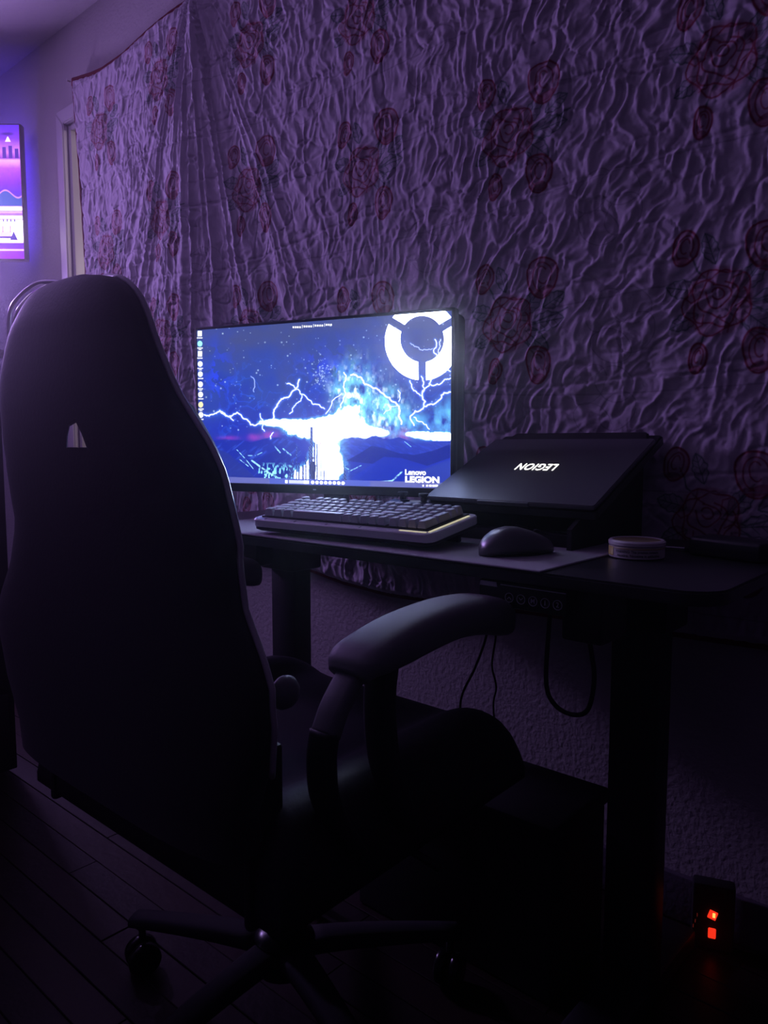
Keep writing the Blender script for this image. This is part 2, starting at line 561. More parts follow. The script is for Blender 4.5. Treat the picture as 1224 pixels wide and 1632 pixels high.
def quilt_height(X, Z):
    """relief of the crinkled cloth, metres"""
    pins = [(-1.915, 2.22, 1.0), (-2.69, 2.20, 0.25), (-0.30, 2.9, 1.2), (0.0, 2.25, 0.5)]
    H = np.zeros_like(X)
    W = np.zeros_like(X)
    wx = (fbm(X * 3.5, Z * 3.5, 3, 3) - 0.5) * 0.22
    wz = (fbm(X * 3.5, Z * 3.5, 9, 3) - 0.5) * 0.22
    dirx = np.zeros_like(X); dirz = np.zeros_like(X)
    for i, (px, pz, w) in enumerate(pins):
        dx = X - px; dz = Z - pz
        r_ = np.hypot(dx, dz) + 0.03
        ww = w / r_ ** 1.6
        # puckers run towards the pin
        sgn = np.sign(-dz + 1e-6)
        dirx += ww * dx / r_ * sgn; dirz += ww * dz / r_ * sgn
        W += ww
    # run of the puckers, angle from vertical: fan to both sides of the pin, slanting the other way further right
    ang = np.interp(X, [-2.7, -2.3, -1.95, -1.75, -1.5, -1.25, -1.05, -0.85, -0.6, -0.3], [0.10, -0.12, 0.0, 0.30, 0.42, 0.30, -0.05, -0.42, -0.60, -0.60])
    ang = ang * (0.55 + 0.45 * np.clip((Z - 0.9) / 0.8, 0, 1)) + (fbm(X * 5, Z * 5, 15, 2) - 0.5) * 1.1
    ang = np.clip(ang, -1, 1)
    w2x = (vnoise(X * 22, Z * 22, 16) - 0.5) * 0.030; w2z = (vnoise(X * 22, Z * 22, 17) - 0.5) * 0.030
    base = np.zeros_like(X); tot = np.zeros_like(X)
    for k, a in enumerate(np.linspace(-1.0, 1.0, 9)):
        wgt = np.clip(1 - np.abs(ang - a) / (2.0 / 8), 0, 1)
        ca, sa = math.cos(a), math.sin(a)
        x_, z_0 = X + wx * 0.3 + w2x, Z + wz * 0.3 + w2z
        u = x_ * ca + z_0 * sa
        v = -x_ * sa + z_0 * ca
        n1 = vnoise(u * 60, v * 24, 20 + k)
        n2 = vnoise(u * 32, v * 14, 40 + k)
        n3 = vnoise(u * 120, v * 55, 60 + k)
        r1 = (1 - np.abs(2 * n1 - 1)) ** 1.8
        r2 = (1 - np.abs(2 * n2 - 1)) ** 1.8
        r3 = (1 - np.abs(2 * n3 - 1)) ** 1.6
        base += wgt * (r1 * 0.0058 + r2 * 0.0062 + r3 * 0.0026)
        tot += wgt
    H += base / np.maximum(tot, 1e-3)
    # amplitude varies over the cloth
    H *= 0.65 + 0.8 * fbm(X * 2.3, Z * 2.3, 77, 2)
    # fan folds gathered at the pin
    dx = X - (-1.915); dz = 2.24 - Z
    r_ = np.hypot(dx, dz) + 1e-3
    th = np.arctan2(dx, np.maximum(dz, 1e-3))
    thw = th + (fbm(X * 4, Z * 4, 5, 2) - 0.5) * 0.05
    fold = (1 - np.abs(2 * vnoise(thw * 26, r_ * 1.2, 90) - 1)) ** 1.5
    fold2 = (1 - np.abs(2 * vnoise(thw * 11, r_ * 0.7, 95) - 1)) ** 1.3
    env = np.exp(-(th / 0.50) ** 2) * np.clip(r_ / 0.12, 0.1, 1) * np.exp(-r_ / 1.5)
    H *= 1 - 0.45 * env
    H += env * (fold * 0.020 + fold2 * 0.030)
    # quilting stitch lines pull the cloth in: meandering loops and cross rows
    m1 = np.abs(fbm(X * 9, Z * 9, 120, 2) - 0.5)
    m2 = np.abs(fbm(X * 7, Z * 7, 131, 2) - 0.42)
    for mm, am in ((m1, 0.0038), (m2, 0.0030)):
        H -= am * np.exp(-(mm / 0.010) ** 2)
    rowl = np.abs(((Z + 0.02 * np.sin(X * 6) + 0.03 * fbm(X * 2, Z * 0.5, 140, 2)) / 0.19) % 1 - 0.5)
    H -= 0.0030 * np.exp(-(rowl / 0.016) ** 2)
    # soft billow
    H += (fbm(X * 1.3, Z * 1.1, 150, 2) - 0.5) * 0.03
    return H


us = np.linspace(0, 1, NXq); vs = np.linspace(0, 1, NZq)
U, V = np.meshgrid(us, vs)
LX = left_edge(V)
Xq = LX + (QX1 - LX) * U
Zq = edge_bot(Xq) + (edge_top(Xq) - edge_bot(Xq)) * V
Hq = quilt_height(Xq, Zq)
Hq = Hq - Hq.min()
Hq *= 0.85
print('quilt relief', Hq.min(), Hq.mean(), Hq.max())
edge_fade = np.clip(np.minimum.reduce([U / 0.006, V / 0.010, (1 - V) / 0.010, np.ones_like(U)]), 0, 1)
Yq = -0.010 - 0.018 / (1 + np.exp((Xq + 1.90) * 18)) - Hq * (0.25 + 0.75 * edge_fade)
front = np.stack([Xq, Yq, Zq], -1).reshape(-1, 3)
n = NXq * NZq
ii, jj = np.meshgrid(np.arange(NZq - 1), np.arange(NXq - 1), indexing='ij')
a = (ii * NXq + jj).ravel()
quads = np.stack([a, a + 1, a + 1 + NXq, a + NXq], 1)
# coarse back sheet with the same outline ring
ring = list(range(NXq)) + [i * NXq + NXq - 1 for i in range(1, NZq)] + [(NZq - 1) * NXq + j for j in range(NXq - 2, -1, -1)] + [i * NXq for i in range(NZq - 2, 0, -1)]
backv = front[ring].copy(); backv[:, 1] = -0.003
nb = len(ring)
side = [(ring[(k + 1) % nb], ring[k], n + k, n + (k + 1) % nb) for k in range(nb)]
verts = np.concatenate([front, backv])
q = empty('quilt', (-1.9, 0, QZ0))
me = bpy.data.meshes.new('quilt_top')
vv = verts - np.array([-1.9, 0, QZ0])
allq = np.concatenate([quads, np.array(side)])
me.vertices.add(len(vv)); me.vertices.foreach_set('co', vv.astype(np.float32).ravel())
me.loops.add(len(allq) * 4); me.loops.foreach_set('vertex_index', allq.astype(np.int32).ravel())
me.polygons.add(len(allq))
me.polygons.foreach_set('loop_start', np.arange(0, len(allq) * 4, 4, dtype=np.int32))
me.polygons.foreach_set('use_smooth', [True] * len(allq))
me.update(calc_edges=True)
uq = (verts[:, 0] - QX0) / (QX1 - QX0); vq = (verts[:, 2] - QZ0) / (QZ1 - QZ0)
grid_uv(me, uq, vq)
qo = bpy.data.objects.new('quilt_top', me); COL.objects.link(qo); qo.parent = q
tag(q, 'large white quilt with red rose bouquets, pinned on the wall behind the desk', 'quilt')

# print: bouquets in wall coordinates (metres)
TX, TZ = np.meshgrid(np.linspace(QX0, QX1, TEX_W), np.linspace(QZ0, QZ1, TEX_H))
cloth = np.array([0.60, 0.54, 0.62])
img = np.ones((TEX_H, TEX_W, 3)) * cloth
DARKRED = np.array([0.26, 0.014, 0.045]); ROSE = np.array([0.36, 0.13, 0.19]); GREEN = np.array([0.10, 0.17, 0.15]); LEAF = np.array([0.26, 0.30, 0.31])
px_m = (QX1 - QX0) / TEX_W


def sub(cx, cz, rad):
    x0 = max(0, int((cx - rad - QX0) / px_m)); x1 = min(TEX_W, int((cx + rad - QX0) / px_m) + 1)
    zp = (QZ1 - QZ0) / TEX_H
    z0 = max(0, int((cz - rad - QZ0) / zp)); z1 = min(TEX_H, int((cz + rad - QZ0) / zp) + 1)
    return slice(z0, z1), slice(x0, x1)


def stroke(cx, cz, rad, pts, w, col, alpha=1.0):
    s = sub(cx, cz, rad)
    X_, Z_ = TX[s], TZ[s]
    if X_.size == 0:
        return
    D = seg_dist(X_, Z_, pts, w * 3)
    blend(img[s], 0.95 * alpha * np.clip(1.5 - D / (w * 0.8), 0, 1), col)


def blob(cx, cz, rx, rz, ang, col, alpha):
    s = sub(cx, cz, max(rx, rz) * 1.4)
    X_, Z_ = TX[s] - cx, TZ[s] - cz
    if X_.size == 0:
        return
    u = X_ * math.cos(ang) + Z_ * math.sin(ang); v = -X_ * math.sin(ang) + Z_ * math.cos(ang)
    d = np.hypot(u / rx, v / rz)
    blend(img[s], alpha * np.clip((1.06 - d) * 10, 0, 1) * (0.55 + 0.45 * np.clip(d, 0, 1) ** 2), col)


def wobble(cx, cz, rx, rz, ang, a0, a1, amp, ph, n=26, lob=5):
    pts = []
    for i in range(n + 1):
        t = a0 + (a1 - a0) * i / n
        k = 1 + amp * math.sin(lob * t + ph)
        x = rx * k * math.cos(t); z = rz * k * math.sin(t)
        pts.append((cx + x * math.cos(ang) - z * math.sin(ang), cz + x * math.sin(ang) + z * math.cos(ang)))
    return pts


def rose(cx, cz, r_, ang=0.0):
    blob(cx, cz, r_, r_ * 1.05, 0, ROSE, 0.55)
    for k, (f, lob, am) in enumerate(((1.0, 5, 0.10), (0.80, 5, 0.12), (0.58, 4, 0.12), (0.36, 3, 0.12), (0.18, 2, 0.1))):
        stroke(cx, cz, r_ * 1.3, wobble(cx, cz - r_ * 0.06 * k * -1, r_ * f, r_ * f * 0.95, ang + k * 0.8, 0, 2 * PI * (1 if k == 0 else 0.86), am, k, 34, lob), 0.0020, DARKRED, 0.9)
    for k in range(6):
        t = ang + k * PI / 3 + 0.3
        stroke(cx, cz, r_ * 1.3, [(cx + r_ * 0.55 * math.cos(t), cz + r_ * 0.55 * math.sin(t)), (cx + r_ * 0.8 * math.cos(t + 0.3), cz + r_ * 0.8 * math.sin(t + 0.3)), (cx + r_ * 1.0 * math.cos(t + 0.15), cz + r_ * 1.0 * math.sin(t + 0.15))], 0.0018, DARKRED, 0.8)


def bud(cx, cz, rx, rz, ang):
    blob(cx, cz, rx, rz, ang, ROSE, 0.6)
    stroke(cx, cz, rz * 1.4, wobble(cx, cz, rx, rz, ang, 0, 2 * PI, 0.05, 1, 26, 3), 0.0024, DARKRED, 0.95)
    stroke(cx, cz, rz * 1.4, wobble(cx, cz, rx * 0.62, rz * 0.7, ang, -0.6, 4.2, 0.06, 0, 20, 2), 0.0018, DARKRED, 0.85)
    stroke(cx, cz, rz * 1.4, wobble(cx, cz + rz * 0.1, rx * 0.3, rz * 0.42, ang, 0.5, 5.2, 0.06, 0, 16, 2), 0.0018, DARKRED, 0.85)
    blob(cx - rz * 0.6 * math.sin(-ang), cz - rz * 0.72 * math.cos(ang), rx * 0.55, rz * 0.22, ang, DARKRED, 0.7)


def leaf(cx, cz, L, w, ang):
    ca, sa = math.cos(ang), math.sin(ang)
    P = lambda u, v: (cx + u * ca - v * sa, cz + u * sa + v * ca)
    blob(cx, cz, L / 2, w / 2, ang, LEAF, 0.6)
    top = [P(-L / 2 + L * t, w / 2 * math.sin(PI * t) ** 0.8 * (1 + 0.12 * math.sin(t * 26))) for t in np.linspace(0, 1, 15)]
    bot = [P(-L / 2 + L * t, -w / 2 * math.sin(PI * t) ** 0.8 * (1 + 0.12 * math.sin(t * 26))) for t in np.linspace(0, 1, 15)]
    for pl in (top, bot, [P(-L / 2, 0), P(L / 2, 0)]):
        stroke(cx, cz, L * 0.7, pl, 0.0015, GREEN, 0.85)
    for t in (-0.2, 0.0, 0.2):
        for sg in (-1, 1):
            stroke(cx, cz, L * 0.7, [P(L * t, 0), P(L * (t + 0.14), sg * w * 0.34)], 0.0011, GREEN, 0.7)


def bouquet(cx, cz, s=1.0):
    for (dx, dz, L, w, a) in ((0.085, -0.010, 0.075, 0.038, 0.1), (0.062, -0.045, 0.065, 0.034, -0.7), (0.050, 0.030, 0.060, 0.032, 0.9),
                              (-0.066, 0.022, 0.055, 0.032, 2.9), (-0.060, -0.035, 0.050, 0.028, 3.6), (0.100, 0.030, 0.050, 0.028, 0.5), (-0.020, 0.085, 0.055, 0.026, 1.9)):
        leaf(cx + dx * s, cz + dz * s, L * s, w * s, a)
    for pl in ([(0.02, 0), (0.06, -0.01), (0.13, 0.012)], [(-0.055, 0.085), (-0.04, 0.05), (-0.02, 0.03)], [(0.07, 0.06), (0.045, 0.03), (0.02, 0.0)],
               [(-0.03, -0.08), (-0.02, -0.05), (0, -0.03)], [(0.065, -0.08), (0.04, -0.05), (0.01, -0.02)]):
        stroke(cx, cz, 0.16 * s, [(cx + a * s, cz + b * s) for a, b in pl], 0.0022, GREEN, 0.9)
    rose(cx - 0.004 * s, cz - 0.006 * s, 0.056 * s, 0.4)
    bud(cx + 0.072 * s, cz + 0.078 * s, 0.034 * s, 0.040 * s, 0.3)
    bud(cx - 0.062 * s, cz + 0.092 * s, 0.021 * s, 0.030 * s, -0.2)
    bud(cx + 0.067 * s, cz - 0.093 * s, 0.027 * s, 0.037 * s, 0.1)
    bud(cx - 0.033 * s, cz - 0.100 * s, 0.015 * s, 0.026 * s, -0.1)


for (bx, bz) in ((-0.858, 1.524), (-0.851, 1.150), (-0.440, 1.147), (-0.448, 1.545), (-1.266, 1.550), (-1.285, 1.905), (-1.68, 1.975), (-1.689, 1.598),
                 (-2.086, 2.000), (-2.470, 1.955), (-2.088, 1.590), (-2.452, 1.555), (-2.10, 1.235), (-1.27, 1.16), (-1.69, 1.22), (-0.86, 1.93), (-0.44, 1.93),
                 (-2.46, 1.19), (-0.85, 0.77), (-0.44, 0.77), (-1.27, 0.78), (-1.69, 0.82), (-2.09, 0.84)):
    bouquet(bx, bz)
# stitched thread lines and faint stitched bells between the bouquets
THREAD = np.array([0.30, 0.26, 0.33])
for k in range(9):
    z0 = 0.62 + k * 0.19
    pts = [(x, z0 + 0.012 * math.sin(x * 5 + k) + 0.016 * math.sin(x * 1.7 + 2 * k)) for x in np.linspace(QX0, QX1, 80)]
    D = np.full(TX.shape, 1e3)
    zz = np.interp(TX[0], [p_[0] for p_ in pts], [p_[1] for p_ in pts])
    D = np.abs(TZ - zz[None, :])
    blend(img, 0.55 * np.clip(1.6 - D / 0.0013, 0, 1), THREAD)
for (cx, cz) in ((-0.65, 1.34), (-1.06, 1.35), (-1.47, 1.38), (-1.88, 1.40), (-0.65, 0.98), (-0.64, 1.73), (-1.06, 1.73), (-1.47, 1.78), (-2.27, 1.78), (-0.62, 1.12)):
    for k in range(4):
        a_ = k * 1.4 + cx * 3
        stroke(cx, cz, 0.13, wobble(cx + 0.04 * math.cos(a_), cz + 0.04 * math.sin(a_), 0.030, 0.042, a_, 0, 2 * PI, 0.08, k, 24, 2), 0.0011, THREAD, 0.75)
qi = new_image('quilt_print', img.astype(np.float32))
m = bpy.data.materials.new('quilt_cloth'); m.use_nodes = True
nt = m.node_tree; b = nt.nodes['Principled BSDF']
ti = nt.nodes.new('ShaderNodeTexImage'); ti.image = qi; ti.extension = 'EXTEND'
nt.links.new(ti.outputs['Color'], b.inputs['Base Color'])
b.inputs['Roughness'].default_value = 0.85; b.inputs['Specular IOR Level'].default_value = 0.2
b.inputs['Sheen Weight'].default_value = 0.15
tc = nt.nodes.new('ShaderNodeTexCoord'); nz = nt.nodes.new('ShaderNodeTexNoise'); nz.inputs['Scale'].default_value = 85; nz.inputs['Detail'].default_value = 3
bp = nt.nodes.new('ShaderNodeBump'); bp.inputs['Strength'].default_value = 0.35; bp.inputs['Distance'].default_value = 0.003
nt.links.new(tc.outputs['Object'], nz.inputs['Vector']); nt.links.new(nz.outputs['Fac'], bp.inputs['Height']); nt.links.new(bp.outputs['Normal'], b.inputs['Normal'])
me.materials.append(m)

# red binding around the edge
def binding(idx_ring, w):
    P = front[idx_ring]
    rings = []
    for k, p_ in enumerate(P):
        rings.append(p_)
    return P


def strip(name, pts, inward, w, m_):
    rings = []
    for p_, d_ in zip(pts, inward):
        x, y_, z = p_
        a_, b_ = d_
        yf = min(y_, -0.012) - 0.006
        rings.append([(x - a_ * 0.003, -0.002, z - b_ * 0.003), (x - a_ * 0.005, yf + 0.003, z - b_ * 0.005), (x, yf, z), (x + a_ * w, yf - 0.001, z + b_ * w), (x + a_ * w, yf + 0.006, z + b_ * w), (x + a_ * w, -0.002, z + b_ * w)])
    v, f = loft(rings)
    v = [(a_ + 1.9, b_, c_ - QZ0) for a_, b_, c_ in v]
    return mesh_obj(name, v, f, m_, q, smooth=True)


step = 4
topi = [(NZq - 1) * NXq + j for j in range(0, NXq, step)]
boti = [j for j in range(0, NXq, step)]
lefi = [i * NXq for i in range(0, NZq, step)] + [(NZq - 1) * NXq]
strip('binding', front[topi], [(0, -1)] * len(topi), 0.024, M['binding'])
strip('binding', front[boti], [(0, 1)] * len(boti), 0.020, M['binding'])
strip('binding', front[lefi], [(1, 0)] * len(lefi), 0.011, M['binding'])
for (px, pz) in ((-1.915, 2.176), (-2.674, 2.170), (-0.55, 2.16)):
    o = lathe('push_pin', [(0.0005, 0), (0.0008, 0.004), (0.004, 0.0045), (0.003, 0.008), (0.003, 0.012), (0.0045, 0.014), (0.0045, 0.016), (0.0005, 0.0165)], M['white_plastic'], q, 12)
    o.rotation_euler = (PI / 2, 0, 0); o.location = (px + 1.9, -0.035, pz - QZ0)

#TV
# ------------------------------------------------------------------ television in the far corner
TVW, TVH = 0.888, 0.50
tv = empty('television', (-3.373, -0.363, 1.615), TVYAW)
tag(tv, 'wall television with a purple and white city picture, at the left edge', 'television')
box('tv_housing', (0, 0.020, 0.25), (TVW + 0.012, 0.034, TVH + 0.012), M['plastic'], tv, 0.004)
box('tv_back_box', (0, 0.047, 0.22), (0.5, 0.03, 0.30), M['matte'], tv, 0.01)
# picture, defined in metres from the right edge
Wt, Ht = 900, 520
tu, tvv = np.meshgrid(np.linspace(0, 1, Wt), np.linspace(0, 1, Ht))
xr = (1 - tu) * TVW            # distance from right edge
z_ = 1 - tvv                   # 0 at top
pic = np.zeros((Ht, Wt, 3))
stops = [(0.0, (0.10, 0.02, 0.85)), (0.10, (0.22, 0.04, 0.85)), (0.20, (0.75, 0.22, 1.1)), (0.245, (0.30, 0.03, 0.60)), (0.262, (1.0, 0.45, 1.2)), (0.32, (0.55, 0.10, 0.95)), (0.42, (0.28, 0.03, 0.80)),
         (0.50, (0.12, 0.02, 0.75)), (0.60, (0.10, 0.03, 0.62)), (0.625, (3.0, 2.2, 3.2)), (0.65, (0.8, 0.4, 1.3)), (0.67, (0.35, 0.10, 0.9)), (0.695, (3.2, 2.8, 3.4)), (0.84, (3.0, 2.4, 3.2)), (0.875, (1.6, 1.2, 2.0)), (0.885, (0.16, 0.02, 0.70)),
         (0.925, (0.22, 0.03, 0.8)), (0.935, (1.6, 0.9, 2.0)), (0.945, (0.25, 0.01, 0.85)), (1.0, (0.34, 0.01, 0.85))]
for c_ in range(3):
    pic[..., c_] = np.interp(z_, [s_[0] for s_ in stops], [s_[1][c_] for s_ in stops])
nb_ = fbm(tu * 60, tvv * 30, 200, 3)[..., None]
pic *= 0.8 + 0.4 * nb_
# skyline blocks above the water line
for k in range(40):
    x0 = k * 0.024 + 0.004; h_ = 0.03 + 0.07 * random.random()
    mk = (xr > x0) & (xr < x0 + 0.014) & (z_ > 0.245 - h_) & (z_ < 0.245)
    pic[mk] = (0.07, 0.02, 0.42)
# saucer with its light beam
blend(pic, 1.5 - np.hypot((xr - 0.045) / 0.028, (z_ - 0.065) / 0.013) * 1.2, (0.05, 0.01, 0.35))
blend(pic, ((np.abs(xr - 0.043) < (z_ - 0.08) * 0.25) & (z_ > 0.085) & (z_ < 0.125)).astype(float), (1.5, 0.9, 1.8))
# hills outline
hz_ = 0.50 + 0.035 * np.sin(xr * 60 + 1.0) + 0.02 * np.sin(xr * 23)
blend(pic, np.clip((z_ - hz_) * 200, 0, 1) * (z_ < 0.60), (0.04, 0.10, 0.55))
blend(pic, np.clip(1.5 - np.abs(z_ - hz_) / 0.006, 0, 1), (0.75, 0.30, 1.0))
# bright building front
for k in range(60):
    x0 = k * 0.0145
    mk = (np.abs(xr - x0 - 0.03) < 0.003) & (z_ > 0.70) & (z_ < 0.722)
    pic[mk] = (0.06, 0.02, 0.5)
mk = (z_ > 0.79) & (z_ < 0.835) & (xr > 0.045); pic[mk] = (1.7, 0.7, 1.8)
for k in range(30):
    mk = (np.abs(xr - 0.048 - k * 0.030) < 0.002) & (z_ > 0.75) & (z_ < 0.80); pic[mk] = (0.5, 0.2, 0.9)
mk = (z_ > 0.832) & (z_ < 0.846) & (xr > 0.04); pic[mk] = (0.05, 0.02, 0.45)
blend(pic, ((np.abs(xr - 0.036) < (z_ - 0.79) * 0.22) & (z_ > 0.79) & (z_ < 0.86)).astype(float), (0.04, 0.02, 0.4))
for zz in (0.64, 0.703):
    blend(pic, np.clip(1.5 - np.abs(z_ - zz) / 0.003, 0, 1), (0.25, 0.08, 0.6))
ti_img = new_image('tv_picture', pic.astype(np.float32))


def screen_mat(name, image, strength=1.0):
    m_ = bpy.data.materials.new(name); m_.use_nodes = True
    nt_ = m_.node_tree; b_ = nt_.nodes['Principled BSDF']
    b_.inputs['Base Color'].default_value = (0.01, 0.01, 0.012, 1); b_.inputs['Roughness'].default_value = 0.3
    t_ = nt_.nodes.new('ShaderNodeTexImage'); t_.image = image; t_.extension = 'EXTEND'
    nt_.links.new(t_.outputs['Color'], b_.inputs['Emission Color'])
    b_.inputs['Emission Strength'].default_value = strength
    return m_


def screen_panel(name, w, h, z0, y, m_, parent, th=0.0015):
    v = [(-w / 2, y, z0), (w / 2, y, z0), (w / 2, y, z0 + h), (-w / 2, y, z0 + h), (-w / 2, y + th, z0), (w / 2, y + th, z0), (w / 2, y + th, z0 + h), (-w / 2, y + th, z0 + h)]
    f = [(0, 1, 2, 3), (4, 7, 6, 5), (0, 4, 5, 1), (1, 5, 6, 2), (2, 6, 7, 3), (3, 7, 4, 0)]
    o_ = mesh_obj(name, v, f, m_, parent)
    uvl = o_.data.uv_layers.new(name='UVMap')
    # front gets the picture, the thin sides sample its dark corner
    for p_ in o_.data.polygons:
        for li in p_.loop_indices:
            vi = o_.data.loops[li].vertex_index % 4
            uvl.data[li].uv = ((0, 0), (1, 0), (1, 1), (0, 1))[vi] if p_.index == 0 else (0.001, 0.02)
    return o_


screen_panel('tv_screen', TVW, TVH, 0.0, 0.0015, screen_mat('tv_picture', ti_img, 1.25), tv)
# wall bracket arm and its plate on the end wall
c_, s_ = math.cos(-TVYAW), math.sin(-TVYAW)


def to_tv(x, y_, z):
    dx, dy = x + 3.373, y_ + 0.363
    return (dx * c_ - dy * s_, dx * s_ + dy * c_, z - 1.615)


tube('swing_arm', [(0, 0.055, 0.24), (-0.02, 0.12, 0.24), to_tv(-3.95, -0.22, 1.855)], 0.016, M['metal'], tv, 8)
box('wall_plate', to_tv(-3.965, -0.22, 1.855), (0.03, 0.12, 0.22), M['metal'], tv, 0.002, rot=(0, 0, -TVYAW))
for xx in (-0.425,):
    box('backlight_strip', (xx, 0.042, 0.25), (0.010, 0.006, 0.42), M['blue_led'], tv)
box('backlight_strip', (0.36, 0.042, 0.25), (0.010, 0.006, 0.42), M['blue_led'], tv)
box('backlight_strip', (0, 0.042, 0.46), (0.7, 0.006, 0.010), M['blue_led'], tv)

#DESK
# ------------------------------------------------------------------ standing desk
DKX0, DKX1, DKY0, DKY1, DKZ = -1.50, -0.27, -0.522, -0.055, 0.73
dk = empty('standing_desk', ((DKX0 + DKX1) / 2, (DKY0 + DKY1) / 2, 0))
tag(dk, 'black standing desk with two square column legs against the quilted wall', 'desk')
rc = 0.05
pts = []
for (cx, cy, a0_) in ((DKX1 - rc, DKY1 - 0.02, 0), (DKX0 + rc, DKY1 - 0.02, 90), (DKX0 + rc, DKY0 + rc, 180), (DKX1 - rc, DKY0 + rc, 270)):
    rr = rc if cy < -0.3 else 0.02
    ccx = cx if rr == rc else (DKX1 - 0.02 if a0_ == 0 else DKX0 + 0.02)
    for k in range(7):
        t = R(a0_ + 15 * k); pts.append((ccx + rr * math.cos(t), cy + rr * math.sin(t)))
bm = bmesh.new()
vsb = [bm.verts.new((x - dk.location.x, y_ - dk.location.y, DKZ - 0.018)) for x, y_ in pts]
fb = bm.faces.new(vsb)
ex = bmesh.ops.extrude_face_region(bm, geom=[fb])
for v in ex['geom']:
    if isinstance(v, bmesh.types.BMVert): v.co.z += 0.018
bmesh.ops.bevel(bm, geom=[e for e in bm.edges if abs(e.verts[0].co.z - e.verts[1].co.z) < 1e-5], offset=0.003, segments=2, affect='EDGES')
bm_obj('desktop', bm, M['desk'], dk, True, True)
for xx in (-1.283, -0.462):
    box('leg', (xx, -0.26, 0.37), (0.078, 0.052, 0.67), M['metal'], dk, 0.004, world=True)
    box('foot', (xx, -0.27, 0.02), (0.078, 0.40, 0.036), M['metal'], dk, 0.008, world=True)
    box('top_bracket', (xx, -0.28, 0.700), (0.060, 0.36, 0.024), M['metal'], dk, 0.003, world=True)
for yy in (-0.33, -0.20):
    box('crossbar', (-0.872, yy, 0.696), (0.76, 0.030, 0.026), M['metal'], dk, 0.002, world=True)
box('motor_box', (-1.283, -0.26, 0.655), (0.11, 0.09, 0.075), M['metal'], dk, 0.006, world=True)
box('motor_box', (-0.462, -0.26, 0.655), (0.11, 0.09, 0.075), M['metal'], dk, 0.006, world=True)
# headphone hook box left of the leg, control box right of the panel
box('cable_box', (-1.167, -0.455, 0.684), (0.055, 0.05, 0.046), M['plastic'], dk, 0.004, rot=(0, 0, 0.1), world=True)
box('control_box', (-0.455, -0.44, 0.670), (0.060, 0.08, 0.072), M['plastic'], dk, 0.005, rot=(0, 0, 0), world=True)
# handset with five round buttons
cp = box('control_panel', (-0.532, -0.492, 0.6905), (0.137, 0.030, 0.036), M['plastic'], dk, 0.003, world=True)
cpx, cpy, cpz = -0.532 - dk.location.x, -0.5075 - dk.location.y, 0.6905
cp_e = cp
def cpart(name, verts, faces, m_, smooth=False):
    o_ = mesh_obj(name, verts, faces, m_, cp_e, smooth)
    return o_
def at_cp(v, x, z, dy=0.0):
    return [(cpx + x + a, cpy + dy - c, cpz + z + b) for a, b, c in v]
bm = bmesh.new(); add_box(bm, (cpx + 0.018, cpy - 0.0003, cpz + 0.0135), (0.100, 0.0014, 0.0012)); bm_obj('trim_line', bm, M['silver_tag'], cp_e)
bm = bmesh.new(); add_box(bm, (cpx - 0.052, cpy - 0.0003, cpz + 0.0125), (0.029, 0.0014, 0.0065), taper=(0.9, 1)); bm_obj('silver_label', bm, M['silver_tag'], cp_e)
ring_m = mat('button_print', (0.55, 0.55, 0.60), 0.5)
for k, s_t in enumerate(('up', 'down', 'M', '1', '2')):
    bx = -0.017 + k * 0.0185
    v, f = lathe_data([(0.0045, 0.0), (0.0045, 0.0012), (0.0068, 0.0012), (0.0068, 0.0)], 24)
    cpart('button', at_cp(v, bx, -0.003), f, M['plastic'], True)
    # ring print
    rg = []
    for rr, zz in ((0.0068, 0.0010), (0.0068, 0.0016), (0.0060, 0.0016), (0.0060, 0.0010)):
        rg.append([(rr * math.cos(2 * PI * j / 24), rr * math.sin(2 * PI * j / 24), zz) for j in range(24)])
    v, f = loft(rg + [rg[0]], True, False)
    cpart('button_ring', at_cp(v, bx, -0.003), f, ring_m, True)
    if s_t in ('up', 'down'):
        sg = 1 if s_t == 'up' else -1
        w = 0.0007
        v = [(-0.0032, -0.0016 * sg, 0.0015), (0, 0.0016 * sg, 0.0015), (0.0032, -0.0016 * sg, 0.0015), (0.0032, (-0.0016 - 0.0014) * sg, 0.0015), (0, (0.0016 - 0.0014) * sg, 0.0015), (-0.0032, (-0.0016 - 0.0014) * sg, 0.0015)]
        f = [(0, 1, 4, 5), (1, 2, 3, 4)]
    else:
        v, f = text_data(s_t, 0.0095, 0.0001, bold=0.0001)
        v = [(a_, b_, c_ + 0.0016) for a_, b_, c_ in v]
    cpart('button_mark', at_cp(v, bx, -0.003), f, ring_m)

# mouse pad
mp = box('mouse_pad', (-0.905, -0.365, DKZ + 0.0016), (0.825, 0.318, 0.003), M['pad'], None, 0.0012, 1)
tag(mp, 'dark grey cloth desk mat under the keyboard and mouse', 'desk mat')

#MONITOR
# ------------------------------------------------------------------ monitor
MW, MH = 0.597, 0.336
mon = empty('monitor', (-1.1502, -0.3067, DKZ), R(16.81))
tag(mon, 'wide black monitor with a blue lightning wallpaper, on the desk behind the keyboard', 'monitor')
mz = 0.8125 - DKZ
